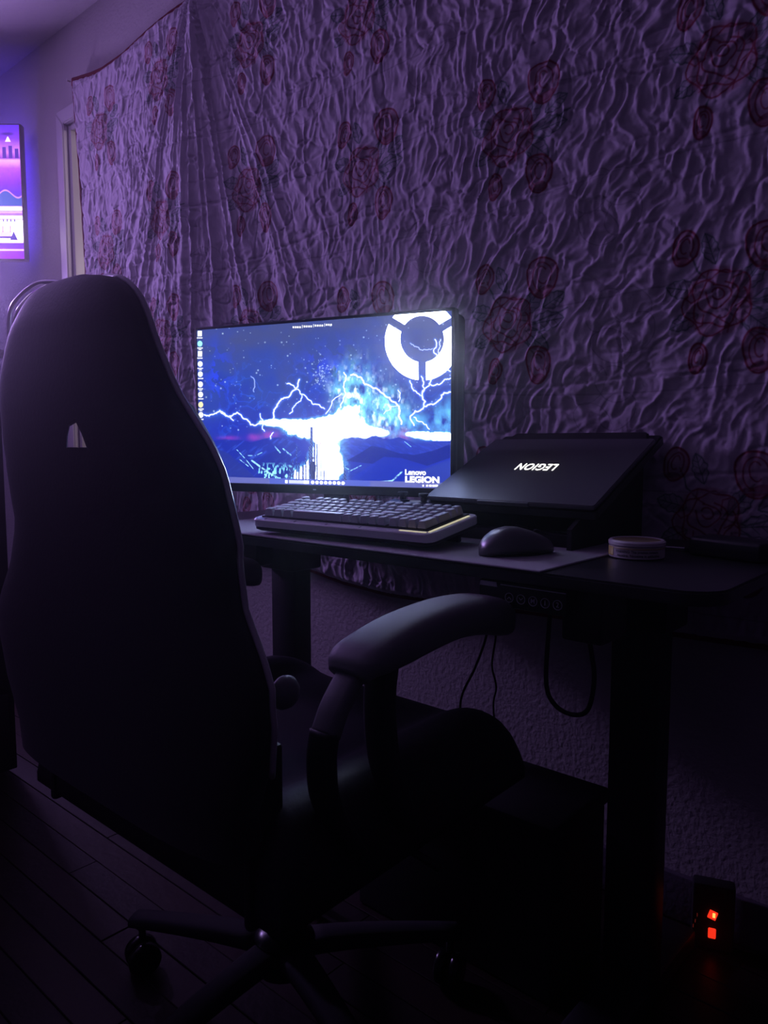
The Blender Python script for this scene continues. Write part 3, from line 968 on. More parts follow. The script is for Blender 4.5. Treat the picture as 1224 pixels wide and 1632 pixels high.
# housing: thin front frame, thicker rounded rear
bm = bmesh.new()
add_box(bm, (0, 0.012, mz + MH / 2 - 0.006), (MW + 0.014, 0.024, MH + 0.026), 0.004)
bm_obj('frame', bm, M['plastic'], mon, True, True)
bm = bmesh.new()
vsx = add_box(bm, (0, 0.050, mz + MH / 2 - 0.006), (MW + 0.008, 0.056, MH + 0.018), 0.012, 3)
bm_obj('rear_housing', bm, M['plastic'], mon, True, True)
box('lower_bezel', (0, -0.001, mz - 0.0095), (MW + 0.012, 0.004, 0.016), M['plastic'], mon, 0.001)
v, f = text_data('o', 0.006, 0.0002)
box('bezel_mark', (0, -0.0032, mz - 0.0095), (0.007, 0.0006, 0.002), M['silver_tag'], mon)
box('stand_column', (0, 0.092, 0.14), (0.055, 0.028, 0.26), M['plastic'], mon, 0.008)
for sg in (-1, 1):
    bm = bmesh.new(); add_box(bm, (sg * 0.06, 0.045, 0.0085), (0.17, 0.028, 0.011), 0.004, 2, rot=(0, 0, -sg * 0.75))
    bm_obj('stand_foot', bm, M['plastic'], mon, True, True)
box('stand_hub', (0, 0.10, 0.0095), (0.10, 0.07, 0.013), M['plastic'], mon, 0.004)

# wallpaper
Wm, Hm = 1920, 1080
Q = np.array([[312, 525.7], [720.6, 495], [716, 777.8], [318.5, 769.5]])
RR = [(0, 1), (1, 1), (1, 0), (0, 0)]
A_ = []
for (X, Y), (x, y_) in zip(RR, Q):
    A_ += [[X, Y, 1, 0, 0, 0, -x * X, -x * Y, -x], [0, 0, 0, X, Y, 1, -y_ * X, -y_ * Y, -y_]]
Hmat = np.linalg.svd(np.array(A_))[2][-1].reshape(3, 3)
su, sv = np.meshgrid((np.arange(Wm) + 0.5) / Wm, (np.arange(Hm) + 0.5) / Hm)
den = Hmat[2, 0] * su + Hmat[2, 1] * sv + Hmat[2, 2]
PX = (Hmat[0, 0] * su + Hmat[0, 1] * sv + Hmat[0, 2]) / den
PY = (Hmat[1, 0] * su + Hmat[1, 1] * sv + Hmat[1, 2]) / den


def C8(r_, g_, b_, k=1.0):
    return np.array(lin((r_ / 255, g_ / 255, b_ / 255))) * k


W_ = np.zeros((Hm, Wm, 3))
top, mid, low = C8(72, 84, 148), C8(50, 76, 178), C8(34, 52, 190)
hn = fbm(PX / 42, PY / 30, 300, 4)
t = np.clip((PY - 505) / 190 + (hn - 0.5) * 0.7 - 0.03 * np.clip((520 - PX) / 100, 0, 1), 0, 1)[..., None]
W_[:] = np.where(t < 0.5, top + (mid - top) * t * 2, mid + (low - mid) * (t * 2 - 1))
# nebula wisps
wn = np.abs(fbm(PX / 20 + 2 * hn, PY / 26, 320, 4) - 0.5)
wis = np.exp(-(wn / 0.03) ** 2) * np.clip((PY - 560) / 60, 0, 1) * (PY < 700)
blend(W_, wis * 0.45 * fbm(PX / 50, PY / 50, 333, 2), C8(40, 110, 240, 1.4))
wl = np.exp(-((PX - 345) / 26) ** 2 - ((PY - 600) / 50) ** 2) + np.exp(-((PX - 530) / 50) ** 2 - ((PY - 590) / 38) ** 2)
blend(W_, wl * 0.75 * (wn < 0.12) * fbm(PX / 12, PY / 18, 350, 3) * 1.3, C8(44, 70, 235, 1.2))
# cyan plume
pl = np.exp(-((PX - 572) / 24) ** 2 - ((PY - 640) / 44) ** 2) + 0.9 * np.exp(-((PX - 618) / 26) ** 2 - ((PY - 655) / 34) ** 2) + 0.5 * np.exp(-((PX - 545) / 18) ** 2 - ((PY - 620) / 30) ** 2)
pn = fbm(PX / 9, PY / 16, 360, 4)
blend(W_, np.clip(pl * 1.25 * (pn * 1.9 - 0.45), 0, 1), C8(130, 225, 255, 1.5))
blend(W_, np.clip(pl * 1.0 * (fbm(PX / 5, PY / 9, 370, 3) * 2.6 - 1.35), 0, 1), C8(240, 255, 255, 2.0))
pr = np.exp(-((PX - 708) / 18) ** 2 - ((PY - 670) / 26) ** 2) + np.exp(-((PX - 655) / 22) ** 2 - ((PY - 672) / 20) ** 2)
blend(W_, np.clip(pr * (pn * 2.0 - 0.4), 0, 1), C8(110, 200, 255, 1.4))
# stars
for k in range(330):
    sx, sy = random.uniform(318, 718), random.uniform(500, 690)
    if random.random() < 0.2: sx, sy = random.gauss(512, 9), random.gauss(598, 16)
    r_ = random.choice((0.5, 0.6, 0.8, 1.1)); br = random.uniform(0.4, 1.3)
    m_ = (np.abs(PX - sx) < 3) & (np.abs(PY - sy) < 3)
    rows = np.where(m_.any(1))[0]; cols = np.where(m_.any(0))[0]
    if len(rows) == 0: continue
    s = (slice(rows[0], rows[-1] + 1), slice(cols[0], cols[-1] + 1))
    blend(W_[s], np.exp(-((PX[s] - sx) ** 2 + (PY[s] - sy) ** 2) / r_ ** 2) * min(1, br), C8(200, 225, 255, 1.1))
# pink horizon
for (cx, cy, rx, ry, k) in ((365, 699, 14, 3, 0.5), (405, 698, 9, 5, 0.8), (432, 694, 12, 6, 0.8), (610, 690, 14, 8, 0.9), (645, 693, 9, 7, 1.0)):
    blend(W_, k * np.exp(-((PX - cx) / rx) ** 2 - ((PY - cy) / ry) ** 2) * (0.2 + pn * 0.9), C8(215, 80, 215, 1.0))
# white blast
def gl(cx, cy, rx, ry, k):
    return k * np.exp(-(((PX - cx) / rx) ** 2 + ((PY - cy) / ry) ** 2))
g_ = gl(500, 683, 42, 19, 2.0) + gl(545, 676, 36, 22, 1.6) + gl(440, 672, 32, 8, 1.0) + gl(583, 688, 36, 10, 1.4) + gl(520, 725, 26, 42, 1.9) + gl(700, 697, 34, 9, 1.6) + gl(660, 690, 20, 7, 0.6) + gl(497, 752, 34, 20, 0.8) + gl(462, 760, 26, 9, 0.5)
g_ = gl(500, 684, 40, 13, 1.7) + gl(548, 680, 34, 15, 1.3) + gl(440, 674, 30, 6, 0.9) + gl(583, 690, 34, 8, 1.3) + gl(520, 720, 20, 34, 1.25) + gl(522, 745, 30, 22, 0.9) + gl(702, 696, 30, 7, 1.5) + gl(663, 692, 22, 5, 0.8) + gl(497, 757, 34, 14, 0.8) + gl(462, 762, 26, 6, 0.5) + gl(560, 655, 26, 16, 0.6)
st_ = fbm(PX / 4.5 + (PY - 680) * 0.05, PY / 20, 381, 3)
g_ = g_ * (0.35 + 0.7 * fbm(PX / 7, PY / 7, 380, 3) + 0.75 * st_)
blend(W_, np.clip(g_ * 1.5 - 0.35, 0, 1), C8(120, 215, 255, 1.6))
blend(W_, np.clip(g_ * 1.8 - 0.85, 0, 1), np.array((7.5, 9.0, 15.0)))
# mountains
rl = [(318, 706), (345, 703), (360, 701), (372, 703), (385, 702), (400, 706), (415, 702), (430, 698), (445, 698), (455, 700), (466, 703), (474, 708), (482, 722), (470, 745), (468, 775), (316, 775)]
mk = poly_mask(PX, PY, rl) & (PY < 776)
blend(W_, mk * np.clip((488 - PX) / 10, 0, 1) * 0.95, C8(30, 50, 178))
blend(W_, mk * np.clip(fbm(PX / 5 + PY / 4, PY / 14 - PX / 30, 420, 3) * 4 - 2.3, 0, 1) * 0.5, C8(70, 110, 240))
rr_ = [(536, 705), (548, 700), (560, 697), (572, 697), (583, 700), (592, 695), (600, 694), (610, 699), (622, 700), (636, 697), (648, 701), (660, 706), (676, 706), (690, 703), (720, 702), (720, 780), (536, 780), (548, 765), (556, 752), (548, 745), (560, 738), (548, 722)]
mk = poly_mask(PX, PY, rr_)
blend(W_, mk * np.clip((PX - 534) / 14, 0, 1) * 0.96, C8(36, 56, 190))
blend(W_, mk * np.clip(fbm(PX / 7 - PY / 4, PY / 9 + PX / 30, 430, 3) * 4 - 2.2, 0, 1) * 0.45, C8(60, 90, 235))
blend(W_, mk * np.clip((560 - PX) / 26, 0, 1) * fbm(PX / 6 + PY / 6, PY / 3, 440, 2) * 1.2, C8(120, 200, 255, 1.2))
mk2 = poly_mask(PX, PY, [(552, 735), (575, 722), (592, 711), (610, 714), (635, 722), (660, 725), (690, 718), (720, 706), (720, 780), (560, 780), (575, 760), (600, 740)])
blend(W_, mk2 * 0.85, C8(20, 34, 150))
mk3 = poly_mask(PX, PY, [(560, 762), (585, 745), (612, 728), (640, 730), (680, 742), (720, 728), (720, 780), (560, 780)])
blend(W_, mk3 * 0.8, C8(30, 56, 200))
mk4 = poly_mask(PX, PY, [(636, 770), (665, 752), (700, 738), (720, 730), (720, 780), (636, 780)])
blend(W_, mk4 * 0.85, C8(50, 70, 185))
mkl = poly_mask(PX, PY, [(318, 728), (345, 716), (365, 724), (385, 742), (405, 760), (420, 772), (318, 772)])
blend(W_, mkl * 0.75, C8(44, 60, 160))
mkl2 = poly_mask(PX, PY, [(400, 745), (425, 726), (445, 716), (462, 728), (470, 750), (470, 765), (430, 760)])
blend(W_, mkl2 * 0.7, C8(24, 40, 160))
for pts_, w in (([(378, 718), (392, 733), (404, 748)], 1.1), ([(396, 727), (408, 727), (418, 722)], 1.1), ([(382, 733), (396, 744)], 1.2), ([(438, 712), (447, 722)], 2.0), ([(452, 716), (464, 726)], 2.0),
                ([(402, 735), (425, 752), (448, 765)], 2.6), ([(645, 704), (655, 712)], 1.0), ([(556, 752), (576, 742)], 1.2), ([(584, 770), (625, 766), (640, 752)], 2.2), ([(545, 742), (556, 748)], 1.5)):
    D = seg_dist(PX, PY, pts_, 8)
    blend(W_, np.clip(1.6 - D / (w * 0.45), 0, 1) * np.clip(fbm(PX / 3, PY / 3, 410, 2) * 3 - 0.7, 0, 1), C8(170, 235, 255, 1.3))
ln = (PY > 738) & (PY < 766) & (PX > 412) & (PX < 472)
blend(W_, ln * np.clip(fbm(PX / 2.2, PY / 5, 390, 2) * 5 - 2.7, 0, 1) * np.clip((PY - 736) / 20, 0, 1), C8(150, 240, 255, 2.0))
# lightning
bolts = [([(325, 662), (333, 664), (342, 660), (350, 655), (360, 664), (368, 664), (378, 658), (388, 668), (400, 678), (412, 676), (425, 672)], 1.1),
         ([(350, 655), (362, 664), (372, 671)], 0.9),
         ([(436, 668), (440, 650), (446, 640), (462, 632), (470, 622), (476, 610), (478, 605)], 1.2),
         ([(458, 612), (466, 614), (476, 621), (488, 632), (500, 645), (518, 652)], 0.9),
         ([(462, 660), (468, 650), (476, 642), (482, 630)], 0.8),
         ([(549, 594), (552, 606), (550, 620), (548, 636), (544, 650)], 1.1),
         ([(560, 598), (575, 601), (590, 615), (605, 622), (622, 634), (634, 645), (636, 662), (640, 676)], 1.4),
         ([(636, 640), (638, 630), (635, 622)], 0.8),
         ([(654, 607), (658, 620), (668, 628), (673, 631)], 0.9), ([(672, 600), (674, 615), (672, 631)], 1.0), ([(688, 600), (684, 615), (673, 631)], 1.0),
         ([(673, 631), (678, 640), (676, 648), (662, 655), (654, 664), (660, 678)], 1.2), ([(676, 648), (690, 645), (702, 636), (708, 626), (718, 625)], 1.2),
         ([(684, 612), (694, 614), (706, 608), (718, 603)], 0.9), ([(686, 606), (700, 598), (712, 589), (718, 592)], 0.9),
         ([(660, 665), (672, 672), (684, 684)], 0.9), ([(694, 541), (696, 553), (692, 562), (698, 571)], 0.9), ([(703, 541), (701, 555), (699, 566)], 0.7),
         ([(655, 547), (665, 553), (678, 557), (690, 556)], 0.5), ([(400, 600), (406, 612), (405, 625)], 0.4), ([(415, 660), (420, 672), (422, 688)], 0.8),
         ([(520, 660), (530, 640), (545, 628)], 0.8), ([(436, 690), (432, 700)], 0.8), ([(612, 660), (624, 648), (634, 645)], 0.7)]
for pts_, w in bolts:
    fine = [np.array(p_, float) for p_ in pts_]
    for lev in range(3):
        nf = [fine[0]]
        for p0_, p1_ in zip(fine[:-1], fine[1:]):
            d_ = p1_ - p0_; L_ = np.hypot(*d_)
            if L_ > 1.2:
                nf.append((p0_ + p1_) / 2 + np.array((-d_[1], d_[0])) * random.uniform(-0.20, 0.20))
            nf.append(p1_)
        fine = nf
    D = seg_dist(PX, PY, fine, 8)
    blend(W_, np.exp(-(D / (w * 2.4)) ** 2) * 0.5, C8(90, 140, 255, 1.5))
    blend(W_, np.clip(1.5 - D / (w * 0.75), 0, 1) * min(1, w + 0.1), C8(240, 245, 255, 1.8))
# city towers
for (x0, x1, y0, y1) in ((495, 499.5, 681, 768), (500.5, 503.5, 706, 768), (492.5, 495, 712, 768), (504.5, 507, 708, 768), (487, 489, 728, 768), (472.5, 474, 712, 768), (466, 468, 733, 768), (476, 478.5, 738, 768), (482, 485, 742, 768), (511.5, 513, 733, 768), (516, 518, 750, 768), (521, 522, 744, 768), (548, 553, 736, 770), (462, 464, 745, 768)):
    mk = (PX > x0) & (PX < x1) & (PY > y0) & (PY < y1) & ~((x0 == 548) & (PX - 548 > (PY - 733) * 0.16))
    wn_ = ((np.floor(PX * 1.3) + np.floor(PY / 2.3) * 3) % 5 == 0)
    W_[mk & ~wn_] = C8(44, 60, 150); W_[mk & wn_] = C8(120, 150, 235)
# small dark standing silhouette and the gold scribble beside the tower
blend(W_, poly_mask(PX, PY, [(494, 742), (496, 737), (499, 735), (502, 737), (504.5, 742), (504, 752), (502.5, 758), (502, 766), (497, 766), (496, 757), (494, 752)]), C8(30, 40, 110))
blend(W_, np.clip(1.6 - np.hypot(PX - 499, PY - 730.5) / 2.2, 0, 1), C8(70, 60, 120))
for pts_ in ([(508, 708), (509, 711), (511, 706), (512, 711)], [(513, 709), (516, 708), (518, 710)], [(519, 709), (524, 709)]):
    blend(W_, np.clip(1.5 - seg_dist(PX, PY, pts_, 5) / 0.8, 0, 1), C8(190, 130, 60))
# ring emblem in the top right corner
cx, cy = 673.5, 544.0
ang_ = np.degrees(np.arctan2(-(PY - cy), (PX - cx)))
rxo, ryo = 58.5, 62.0
ro = np.hypot((PX - cx) / rxo, (PY - cy) / ryo)
ri = np.hypot((PX - 673.7) / 35.0, (PY - 540.3) / 37.5)
ringm = np.clip((1 - ro) * 58 + 0.5, 0, 1) * np.clip((ri - 1) * 35 + 0.5, 0, 1)
d1 = np.abs(PX - cx) + (PY < cy) * 1e3
da, db = math.radians(31), math.radians(149)
def spoke(ang):
    ux, uy = math.cos(ang), -math.sin(ang)
    rx_, ry_ = PX - cx, PY - cy + 3
    along = rx_ * ux + ry_ * uy
    return np.abs(rx_ * uy - ry_ * ux) + (along < 0) * 1e3
cut = np.minimum.reduce([d1, spoke(da), spoke(db)])
ringm *= np.clip(cut - 6.4 + 0.5, 0, 1)
blend(W_, ringm, np.array((14.0, 15.5, 24.0)))
# status line on top, icon column, task bar
for k in range(4):
    x0 = 467 + k * 17.8
    for j in range(4 if k < 3 else 3):
        blend(W_, ((PX > x0 + j * 3.6) & (PX < x0 + j * 3.6 + 2.6) & (np.abs(PY - (521.0 - (x0 - 467) * 0.070)) < 1.5)) * 0.95, np.array((1.4, 1.4, 1.4)))
    if k < 3: blend(W_, ((np.abs(PX - x0 - 15.8) < 0.5) & (np.abs(PY - (520.0 - (x0 - 467) * 0.070)) < 2.6)) * 0.9, np.array((1.2, 1.2, 1.2)))
icol = [(1.5, 1.5, 1.35), (0.5, 1.5, 1.5), (1.5, 1.5, 1.4), (1.4, 1.5, 1.5), (1.3, 1.5, 1.4), (1.5, 1.5, 1.5), (1.5, 1.5, 1.5), (1.3, 1.1, 0.6), (1.4, 1.4, 1.4)]
for k in range(9):
    cy_ = 531 + k * 16.4; cxi = 317.2 + k * 0.30
    if k in (0, 2):
        a_i = (np.abs(PX - cxi) < 3.4) & (np.abs(PY - cy_) < 4.4)
    else:
        a_i = np.hypot((PX - cxi) / 3.9, (PY - cy_) / 4.6) < 1
    blend(W_, a_i * 1.0, np.array(icol[k]))
    blend(W_, ((np.abs(PX - cxi) < 4.6) & (np.abs(PY - cy_ - 7.0) < 1.0) & (np.sin(PX * 3.5 + k) > -0.6)) * 1.0, np.array((1.4, 1.4, 1.4)))
    if k % 2: blend(W_, ((np.abs(PX - cxi - 0.3) < 2.4) & (np.abs(PY - cy_ - 9.4) < 0.8)) * 0.9, np.array((1.2, 1.2, 1.2)))
ytb = 761.5 + (PX - 372) * 0.021
blend(W_, (PY > ytb).astype(float), C8(112, 118, 200))
blend(W_, ((PY > ytb) & (PX > 430) & (PX < 590)) * 0.5, C8(70, 100, 230))
yy_ = 768.3 + (PX - 460) * 0.021
blend(W_, ((np.abs(PY - yy_) < 2.6) & (PX > 455) & (PX < 459)) * 1.0, np.array((1.6, 1.6, 1.6)))
blend(W_, ((np.abs(PY - yy_) < 2.6) & (PX > 461) & (PX < 485)) * 0.75, np.array((1.0, 1.05, 1.2)))
blend(W_, ((np.abs(PY - yy_) < 2.6) & (PX > 485) & (PX < 493)) * 1.0, np.array((1.8, 1.8, 1.8)))
for k in range(8):
    x0 = 496.5 + k * 6.9
    blend(W_, (np.hypot(PX - x0 - 2.4, PY - yy_) < 2.7) * 1.0, np.array((1.7, 1.7, 1.7)))
for x0, w in ((673, 1.3), (679, 1.7), (684, 2.0), (690, 4.5)):
    blend(W_, ((np.abs(PX - x0 - w / 2) < w) & (np.abs(PY - (773.4)) < 1.5)) * 0.95, np.array((1.6, 1.6, 1.6)))
W_ *= 1.0
wi = new_image('wallpaper', W_.astype(np.float32))
screen_panel('screen', MW, MH, mz, -0.0008, screen_mat('monitor_picture', wi, 1.0), mon)
# lettering of the wallpaper, flat on the panel, at its place in the picture
m_txt = mat('screen_lettering', (0.02, 0.02, 0.02), 0.4, emit=((1.0, 1.0, 0.97), 1.8))
Hinv = np.linalg.inv(Hmat)
def px_uv(x, y_):
    a_ = Hinv @ np.array([x, y_, 1.0]); return a_[0] / a_[2], a_[1] / a_[2]
def scr_text(s, x0, x1, yt, ybm, name, bold):
    u0, v0 = px_uv(x0, ybm); u1, v1 = px_uv(x1, yt)
    v, f = text_data(s, 1.0, 0.0, bold=bold, align='LEFT')
    va = np.array(v); mn, mxx = va.min(0), va.max(0)
    X_ = (u0 + (va[:, 0] - mn[0]) / (mxx[0] - mn[0]) * (u1 - u0) - 0.5) * MW
    Z_ = mz + (v0 + (va[:, 1] - mn[1]) / (mxx[1] - mn[1]) * (v1 - v0)) * MH
    vv_ = [(x, -0.0012, z) for x, z in zip(X_, Z_)]
    return mesh_obj(name, vv_, f, m_txt, mon)
scr_text('Lenovo', 645.5, 678.5, 748.0, 756.6, 'screen_word', 0.035)
scr_text('LEGION', 645.5, 699.5, 759.0, 768.5, 'screen_word', 0.05)

#KEYBOARD
# ------------------------------------------------------------------ keyboard
ktilt = R(8.0)
kb = empty('keyboard', (-0.905, -0.4975, DKZ + 0.0032), rot=(0, 0, R(3.5)))
tag(kb, 'dark-keyed keyboard with number pad in a frosted clear base, in front of the monitor', 'keyboard')
kw, kd = 0.405, 0.148
ct, st = math.cos(ktilt), math.sin(ktilt)


def ktr(v, z0=0.004):
    """keyboard-local -> thing-local, tilted about the front edge"""
    return [(x, y_ * ct - z * st, y_ * st + z * ct + z0) for x, y_, z in v]


def kbox(name, c, s, m_, bevel=0.0, taper=None, parent=kb, seg=2):
    bm = bmesh.new(); add_box(bm, c, s, bevel, seg, taper=taper)
    for v in bm.verts:
        v.co = Vector(ktr([v.co])[0])
    return bm_obj(name, bm, m_, parent, bevel > 0, True)


def rrect(w, d, r_, n=5):
    out = []
    for (cx, cy, a0_) in ((w / 2 - r_, d - r_, 0), (-w / 2 + r_, d - r_, 90), (-w / 2 + r_, r_, 180), (w / 2 - r_, r_, 270)):
        for k in range(n + 1):
            t_ = R(a0_ + 90 * k / n); out.append((cx + r_ * math.cos(t_), cy + r_ * math.sin(t_)))
    return out


def rloft(name, layers, m_, parent):
    rings = [[(x, y_, z) for x, y_ in rrect(w, d, r_)] for w, d, r_, z in layers]
    cyl = []
    dmax = layers[0][1]
    rings = [[(x, y_ + (kd - L_[1]) / 2, z) for (x, y_, z) in rg] for rg, L_ in zip(rings, layers)]
    v, f = loft(rings)
    o_ = mesh_obj(name, ktr(v), f, m_, parent, True); o_.data.set_sharp_from_angle(angle=R(35)); return o_


rloft('base_shell', [(kw - 0.02, kd - 0.016, 0.012, 0.0), (kw - 0.004, kd - 0.004, 0.014, 0.004), (kw - 0.004, kd - 0.004, 0.014, 0.009)], M['matte'], kb)
rloft('frosted_rim', [(kw - 0.002, kd - 0.002, 0.015, 0.009), (kw, kd, 0.016, 0.0105), (kw, kd, 0.016, 0.0215), (kw - 0.003, kd - 0.003, 0.015, 0.0235), (kw - 0.016, kd - 0.014, 0.010, 0.0238)], M['acrylic'], kb)
kbox('key_plate', (0, kd / 2 + 0.002, 0.0250), (kw - 0.028, kd - 0.028, 0.0022), M['matte'], 0.0006)
# underglow visible along the right side and the right end of the front
kbox('underglow_strip', (kw / 2 - 0.0105, kd / 2 - 0.004, 0.0240), (0.0045, kd - 0.030, 0.0018), M['kbglow'], 0.0005)
kbox('underglow_strip', (kw / 2 - 0.040, 0.0085, 0.0240), (0.052, 0.0035, 0.0016), M['kbglow'], 0.0005)
for k in range(4):
    kbox('rim_notch', (-kw / 2 + 0.035 + k * 0.075, 0.006, 0.0237), (0.0022, 0.006, 0.0008), M['matte'])
for sg in (-1, 1):
    bm = bmesh.new(); add_box(bm, (sg * (kw / 2 - 0.045), kd * ct - 0.022, 0.0085), (0.035, 0.008, 0.017), 0.002, 2, rot=(0.2, 0, 0))
    bm_obj('flip_foot', bm, M['matte'], kb, True, True)
U1 = 0.01905
rows = [
    [(0, 1), (2, 1), (3, 1), (4, 1), (5, 1), (6.5, 1), (7.5, 1), (8.5, 1), (9.5, 1), (11, 1), (12, 1), (13, 1), (14, 1), (15.25, 1), (16.25, 1), (17.25, 1), (18.25, 1)],
    [(i, 1) for i in range(13)] + [(13, 2), (15.25, 1), (16.25, 1), (17.25, 1), (18.25, 1)],
    [(0, 1.5)] + [(1.5 + i, 1) for i in range(12)] + [(13.5, 1.5), (15.25, 1), (16.25, 1), (17.25, 1)],
    [(0, 1.75)] + [(1.75 + i, 1) for i in range(11)] + [(12.75, 2.25), (15.25, 1), (16.25, 1), (17.25, 1)],
    [(0, 2.25)] + [(2.25 + i, 1) for i in range(10)] + [(12.25, 1.75), (14, 1), (15.25, 1), (16.25, 1), (17.25, 1)],
    [(0, 1.25), (1.25, 1.25), (2.5, 1.25), (3.75, 6.25), (10, 1), (11, 1), (12, 1), (13, 1), (14, 1), (15.25, 1), (16.25, 1), (17.25, 1)],
]
x00 = -19.25 * U1 / 2
kcache = {}


def put_key(x, w, rowi, tall=1):
    yc = 0.016 + (5 - rowi + 0.5) * U1 + 0.0
    if tall == 2: yc -= U1 / 2
    xc = x00 + (x + w / 2) * U1
    prof = (0.0150, 0.0138, 0.0128, 0.0120, 0.0124, 0.0132)[rowi]
    key = (w, tall, rowi)
    if key not in kcache:
        bm = bmesh.new()
        add_box(bm, (0, 0, prof / 2), (w * U1 - 0.0020, tall * U1 - 0.0022, prof), 0.0010, 1, taper=((w * U1 - 0.0075) / (w * U1 - 0.0020), (tall * U1 - 0.0070) / (tall * U1 - 0.0022)))
        for v in bm.verts:
            x_, y_, z_2 = v.co
            v.co = Vector((x_, y_ * ct - z_2 * st, y_ * st + z_2 * ct))
        kcache[key] = bm_obj('key', bm, M['key'], kb, True, True)
        o_ = kcache[key]
    else:
        o_ = kcache[key].copy(); COL.objects.link(o_); o_.parent = kb
    o_.location = ktr([(xc, yc, 0.0268)])[0]


for ri, rw in enumerate(rows):
    for (x, w) in rw: put_key(x, w, ri)
put_key(18.25, 1, 3, 2)
put_key(18.25, 1, 5, 2) if False else None
# tall plus and tall enter of the number pad
kcache_pos = None
o_ = kcache[(1, 2, 3)]
o2 = o_.copy(); COL.objects.link(o2); o2.parent = kb
yc = 0.016 + 1.0 * U1
o2.location = ktr([(x00 + 18.75 * U1, yc, 0.0268)])[0]
o_.location = ktr([(x00 + 18.75 * U1, 0.016 + 3.0 * U1, 0.0268)])[0]

# ------------------------------------------------------------------ gamepad behind the keyboard
gp = empty('gamepad', (-0.878, -0.310, DKZ + 0.004), R(10))
tag(gp, 'dark gamepad with two thumbsticks lying between keyboard and monitor', 'gamepad')


def superring(c, rx, ry, z, n=28, p_=2.4):
    out = []
    for k in range(n):
        t_ = 2 * PI * k / n
        cx_, sy_ = math.cos(t_), math.sin(t_)
        out.append((c[0] + rx * math.copysign(abs(cx_) ** (2 / p_), cx_), c[1] + ry * math.copysign(abs(sy_) ** (2 / p_), sy_), z))
    return out


gm = mat('gamepad_shell', (0.07, 0.075, 0.12), 0.4)
prof = [(0.72, 0.55, 0.028), (0.92, 0.85, 0.034), (1.0, 1.0, 0.044), (0.97, 0.95, 0.052), (0.85, 0.8, 0.057), (0.6, 0.55, 0.059)]
v, f = loft([superring((0, 0.005), 0.062 * a_, 0.036 * b_, z) for a_, b_, z in prof])
mesh_obj('body', v, f, gm, gp, True)
for sg in (-1, 1):
    rings = []
    for k, (t_, r_, rz_) in enumerate(((0.0, 0.022, 0.018), (0.25, 0.025, 0.020), (0.55, 0.022, 0.018), (0.8, 0.017, 0.014), (0.95, 0.011, 0.010), (1.0, 0.004, 0.004))):
        c0 = Vector((sg * (0.045 + 0.022 * t_), 0.012 - 0.036 * t_, 0.044 - 0.022 * t_))
        ax = Vector((sg * 0.3, -1, -0.3)).normalized(); sx = ax.cross(Vector((0, 0, 1))).normalized(); uz = sx.cross(ax)
        rings.append([c0 + sx * r_ * math.cos(2 * PI * j / 18) + uz * rz_ * math.sin(2 * PI * j / 18) for j in range(18)])
    v, f = loft(rings)
    mesh_obj('grip', v, f, gm, gp, True)
for (sx_, sy_) in ((-0.036, 0.016), (0.022, -0.008)):
    lathe('thumbstick', [(0.0125, 0.055), (0.0125, 0.058), (0.006, 0.060), (0.006, 0.067), (0.0095, 0.069), (0.0098, 0.073), (0.0085, 0.0745), (0.007, 0.0735), (0.0005, 0.0730)], M['plastic'], gp, 24, (sx_, sy_, 0))
for (ax_, ay_) in ((0.046, 0.024), (0.046, 0.008), (0.038, 0.016), (0.054, 0.016)):
    lathe('face_button', [(0.0036, 0.055), (0.0036, 0.060), (0.0028, 0.0615), (0.0003, 0.0617)], M['white_plastic'] if ay_ > 0.02 else M['gloss'], gp, 14, (ax_, ay_, 0))
bm = bmesh.new(); add_box(bm, (-0.015, -0.012, 0.0605), (0.018, 0.006, 0.003), 0.001); add_box(bm, (-0.015, -0.012, 0.0605), (0.006, 0.018, 0.003), 0.001)
bm_obj('direction_pad', bm, M['gloss'], gp, True, True)
for sg in (-1, 1):
    box('shoulder_button', (sg * 0.045, 0.040, 0.050), (0.032, 0.010, 0.010), M['gloss'], gp, 0.003)
    box('trigger', (sg * 0.045, 0.043, 0.030), (0.022, 0.014, 0.030), M['gloss'], gp, 0.005)
    box('rest_pad', (sg * 0.045, 0.030, 0.010), (0.020, 0.020, 0.020), M['gloss'], gp, 0.004)

# ------------------------------------------------------------------ mouse
ms = empty('mouse', (-0.596, -0.415, DKZ + 0.0034), math.atan2(0.104, 0.057) - PI / 2)
tag(ms, 'dark rounded computer mouse with a tall hump on the desk mat', 'mouse')
rings = []
Lm = 0.122
for k in range(25):
    t_ = k / 24                                     # 0 tail .. 1 nose
    y_ = -Lm / 2 + Lm * t_
    env_ = max(0.02, (1 - abs(2 * t_ - 1) ** 3.2)) ** 0.5
    w = 0.033 * env_ * (1 - 0.10 * math.sin(PI * t_) - 0.06 * t_)
    h = float(np.interp(t_, [0, 0.03, 0.10, 0.22, 0.36, 0.5, 0.65, 0.8, 0.92, 0.98, 1.0], [0.006, 0.018, 0.0295, 0.0385, 0.0425, 0.0415, 0.0365, 0.029, 0.0215, 0.014, 0.008]))
    rg = []
    for j in range(24):
        a_ = 2 * PI * j / 24
        x = w * math.copysign(abs(math.cos(a_)) ** 0.75, math.cos(a_))
        z = h * (0.5 + 0.5 * math.copysign(abs(math.sin(a_)) ** 0.8, math.sin(a_)))
        x *= 1.0 - 0.18 * (z / max(h, 1e-4)) ** 2
        rg.append((x, y_, z))
    rings.append(rg)
v, f = loft(rings)
mesh_obj('shell', v, f, M['mouse'], ms, True)
bm = bmesh.new(); add_box(bm, (0, 0.026, 0.0356), (0.0010, 0.060, 0.003), rot=(-0.29, 0, 0)); bm_obj('button_split', bm, M['matte'], ms)
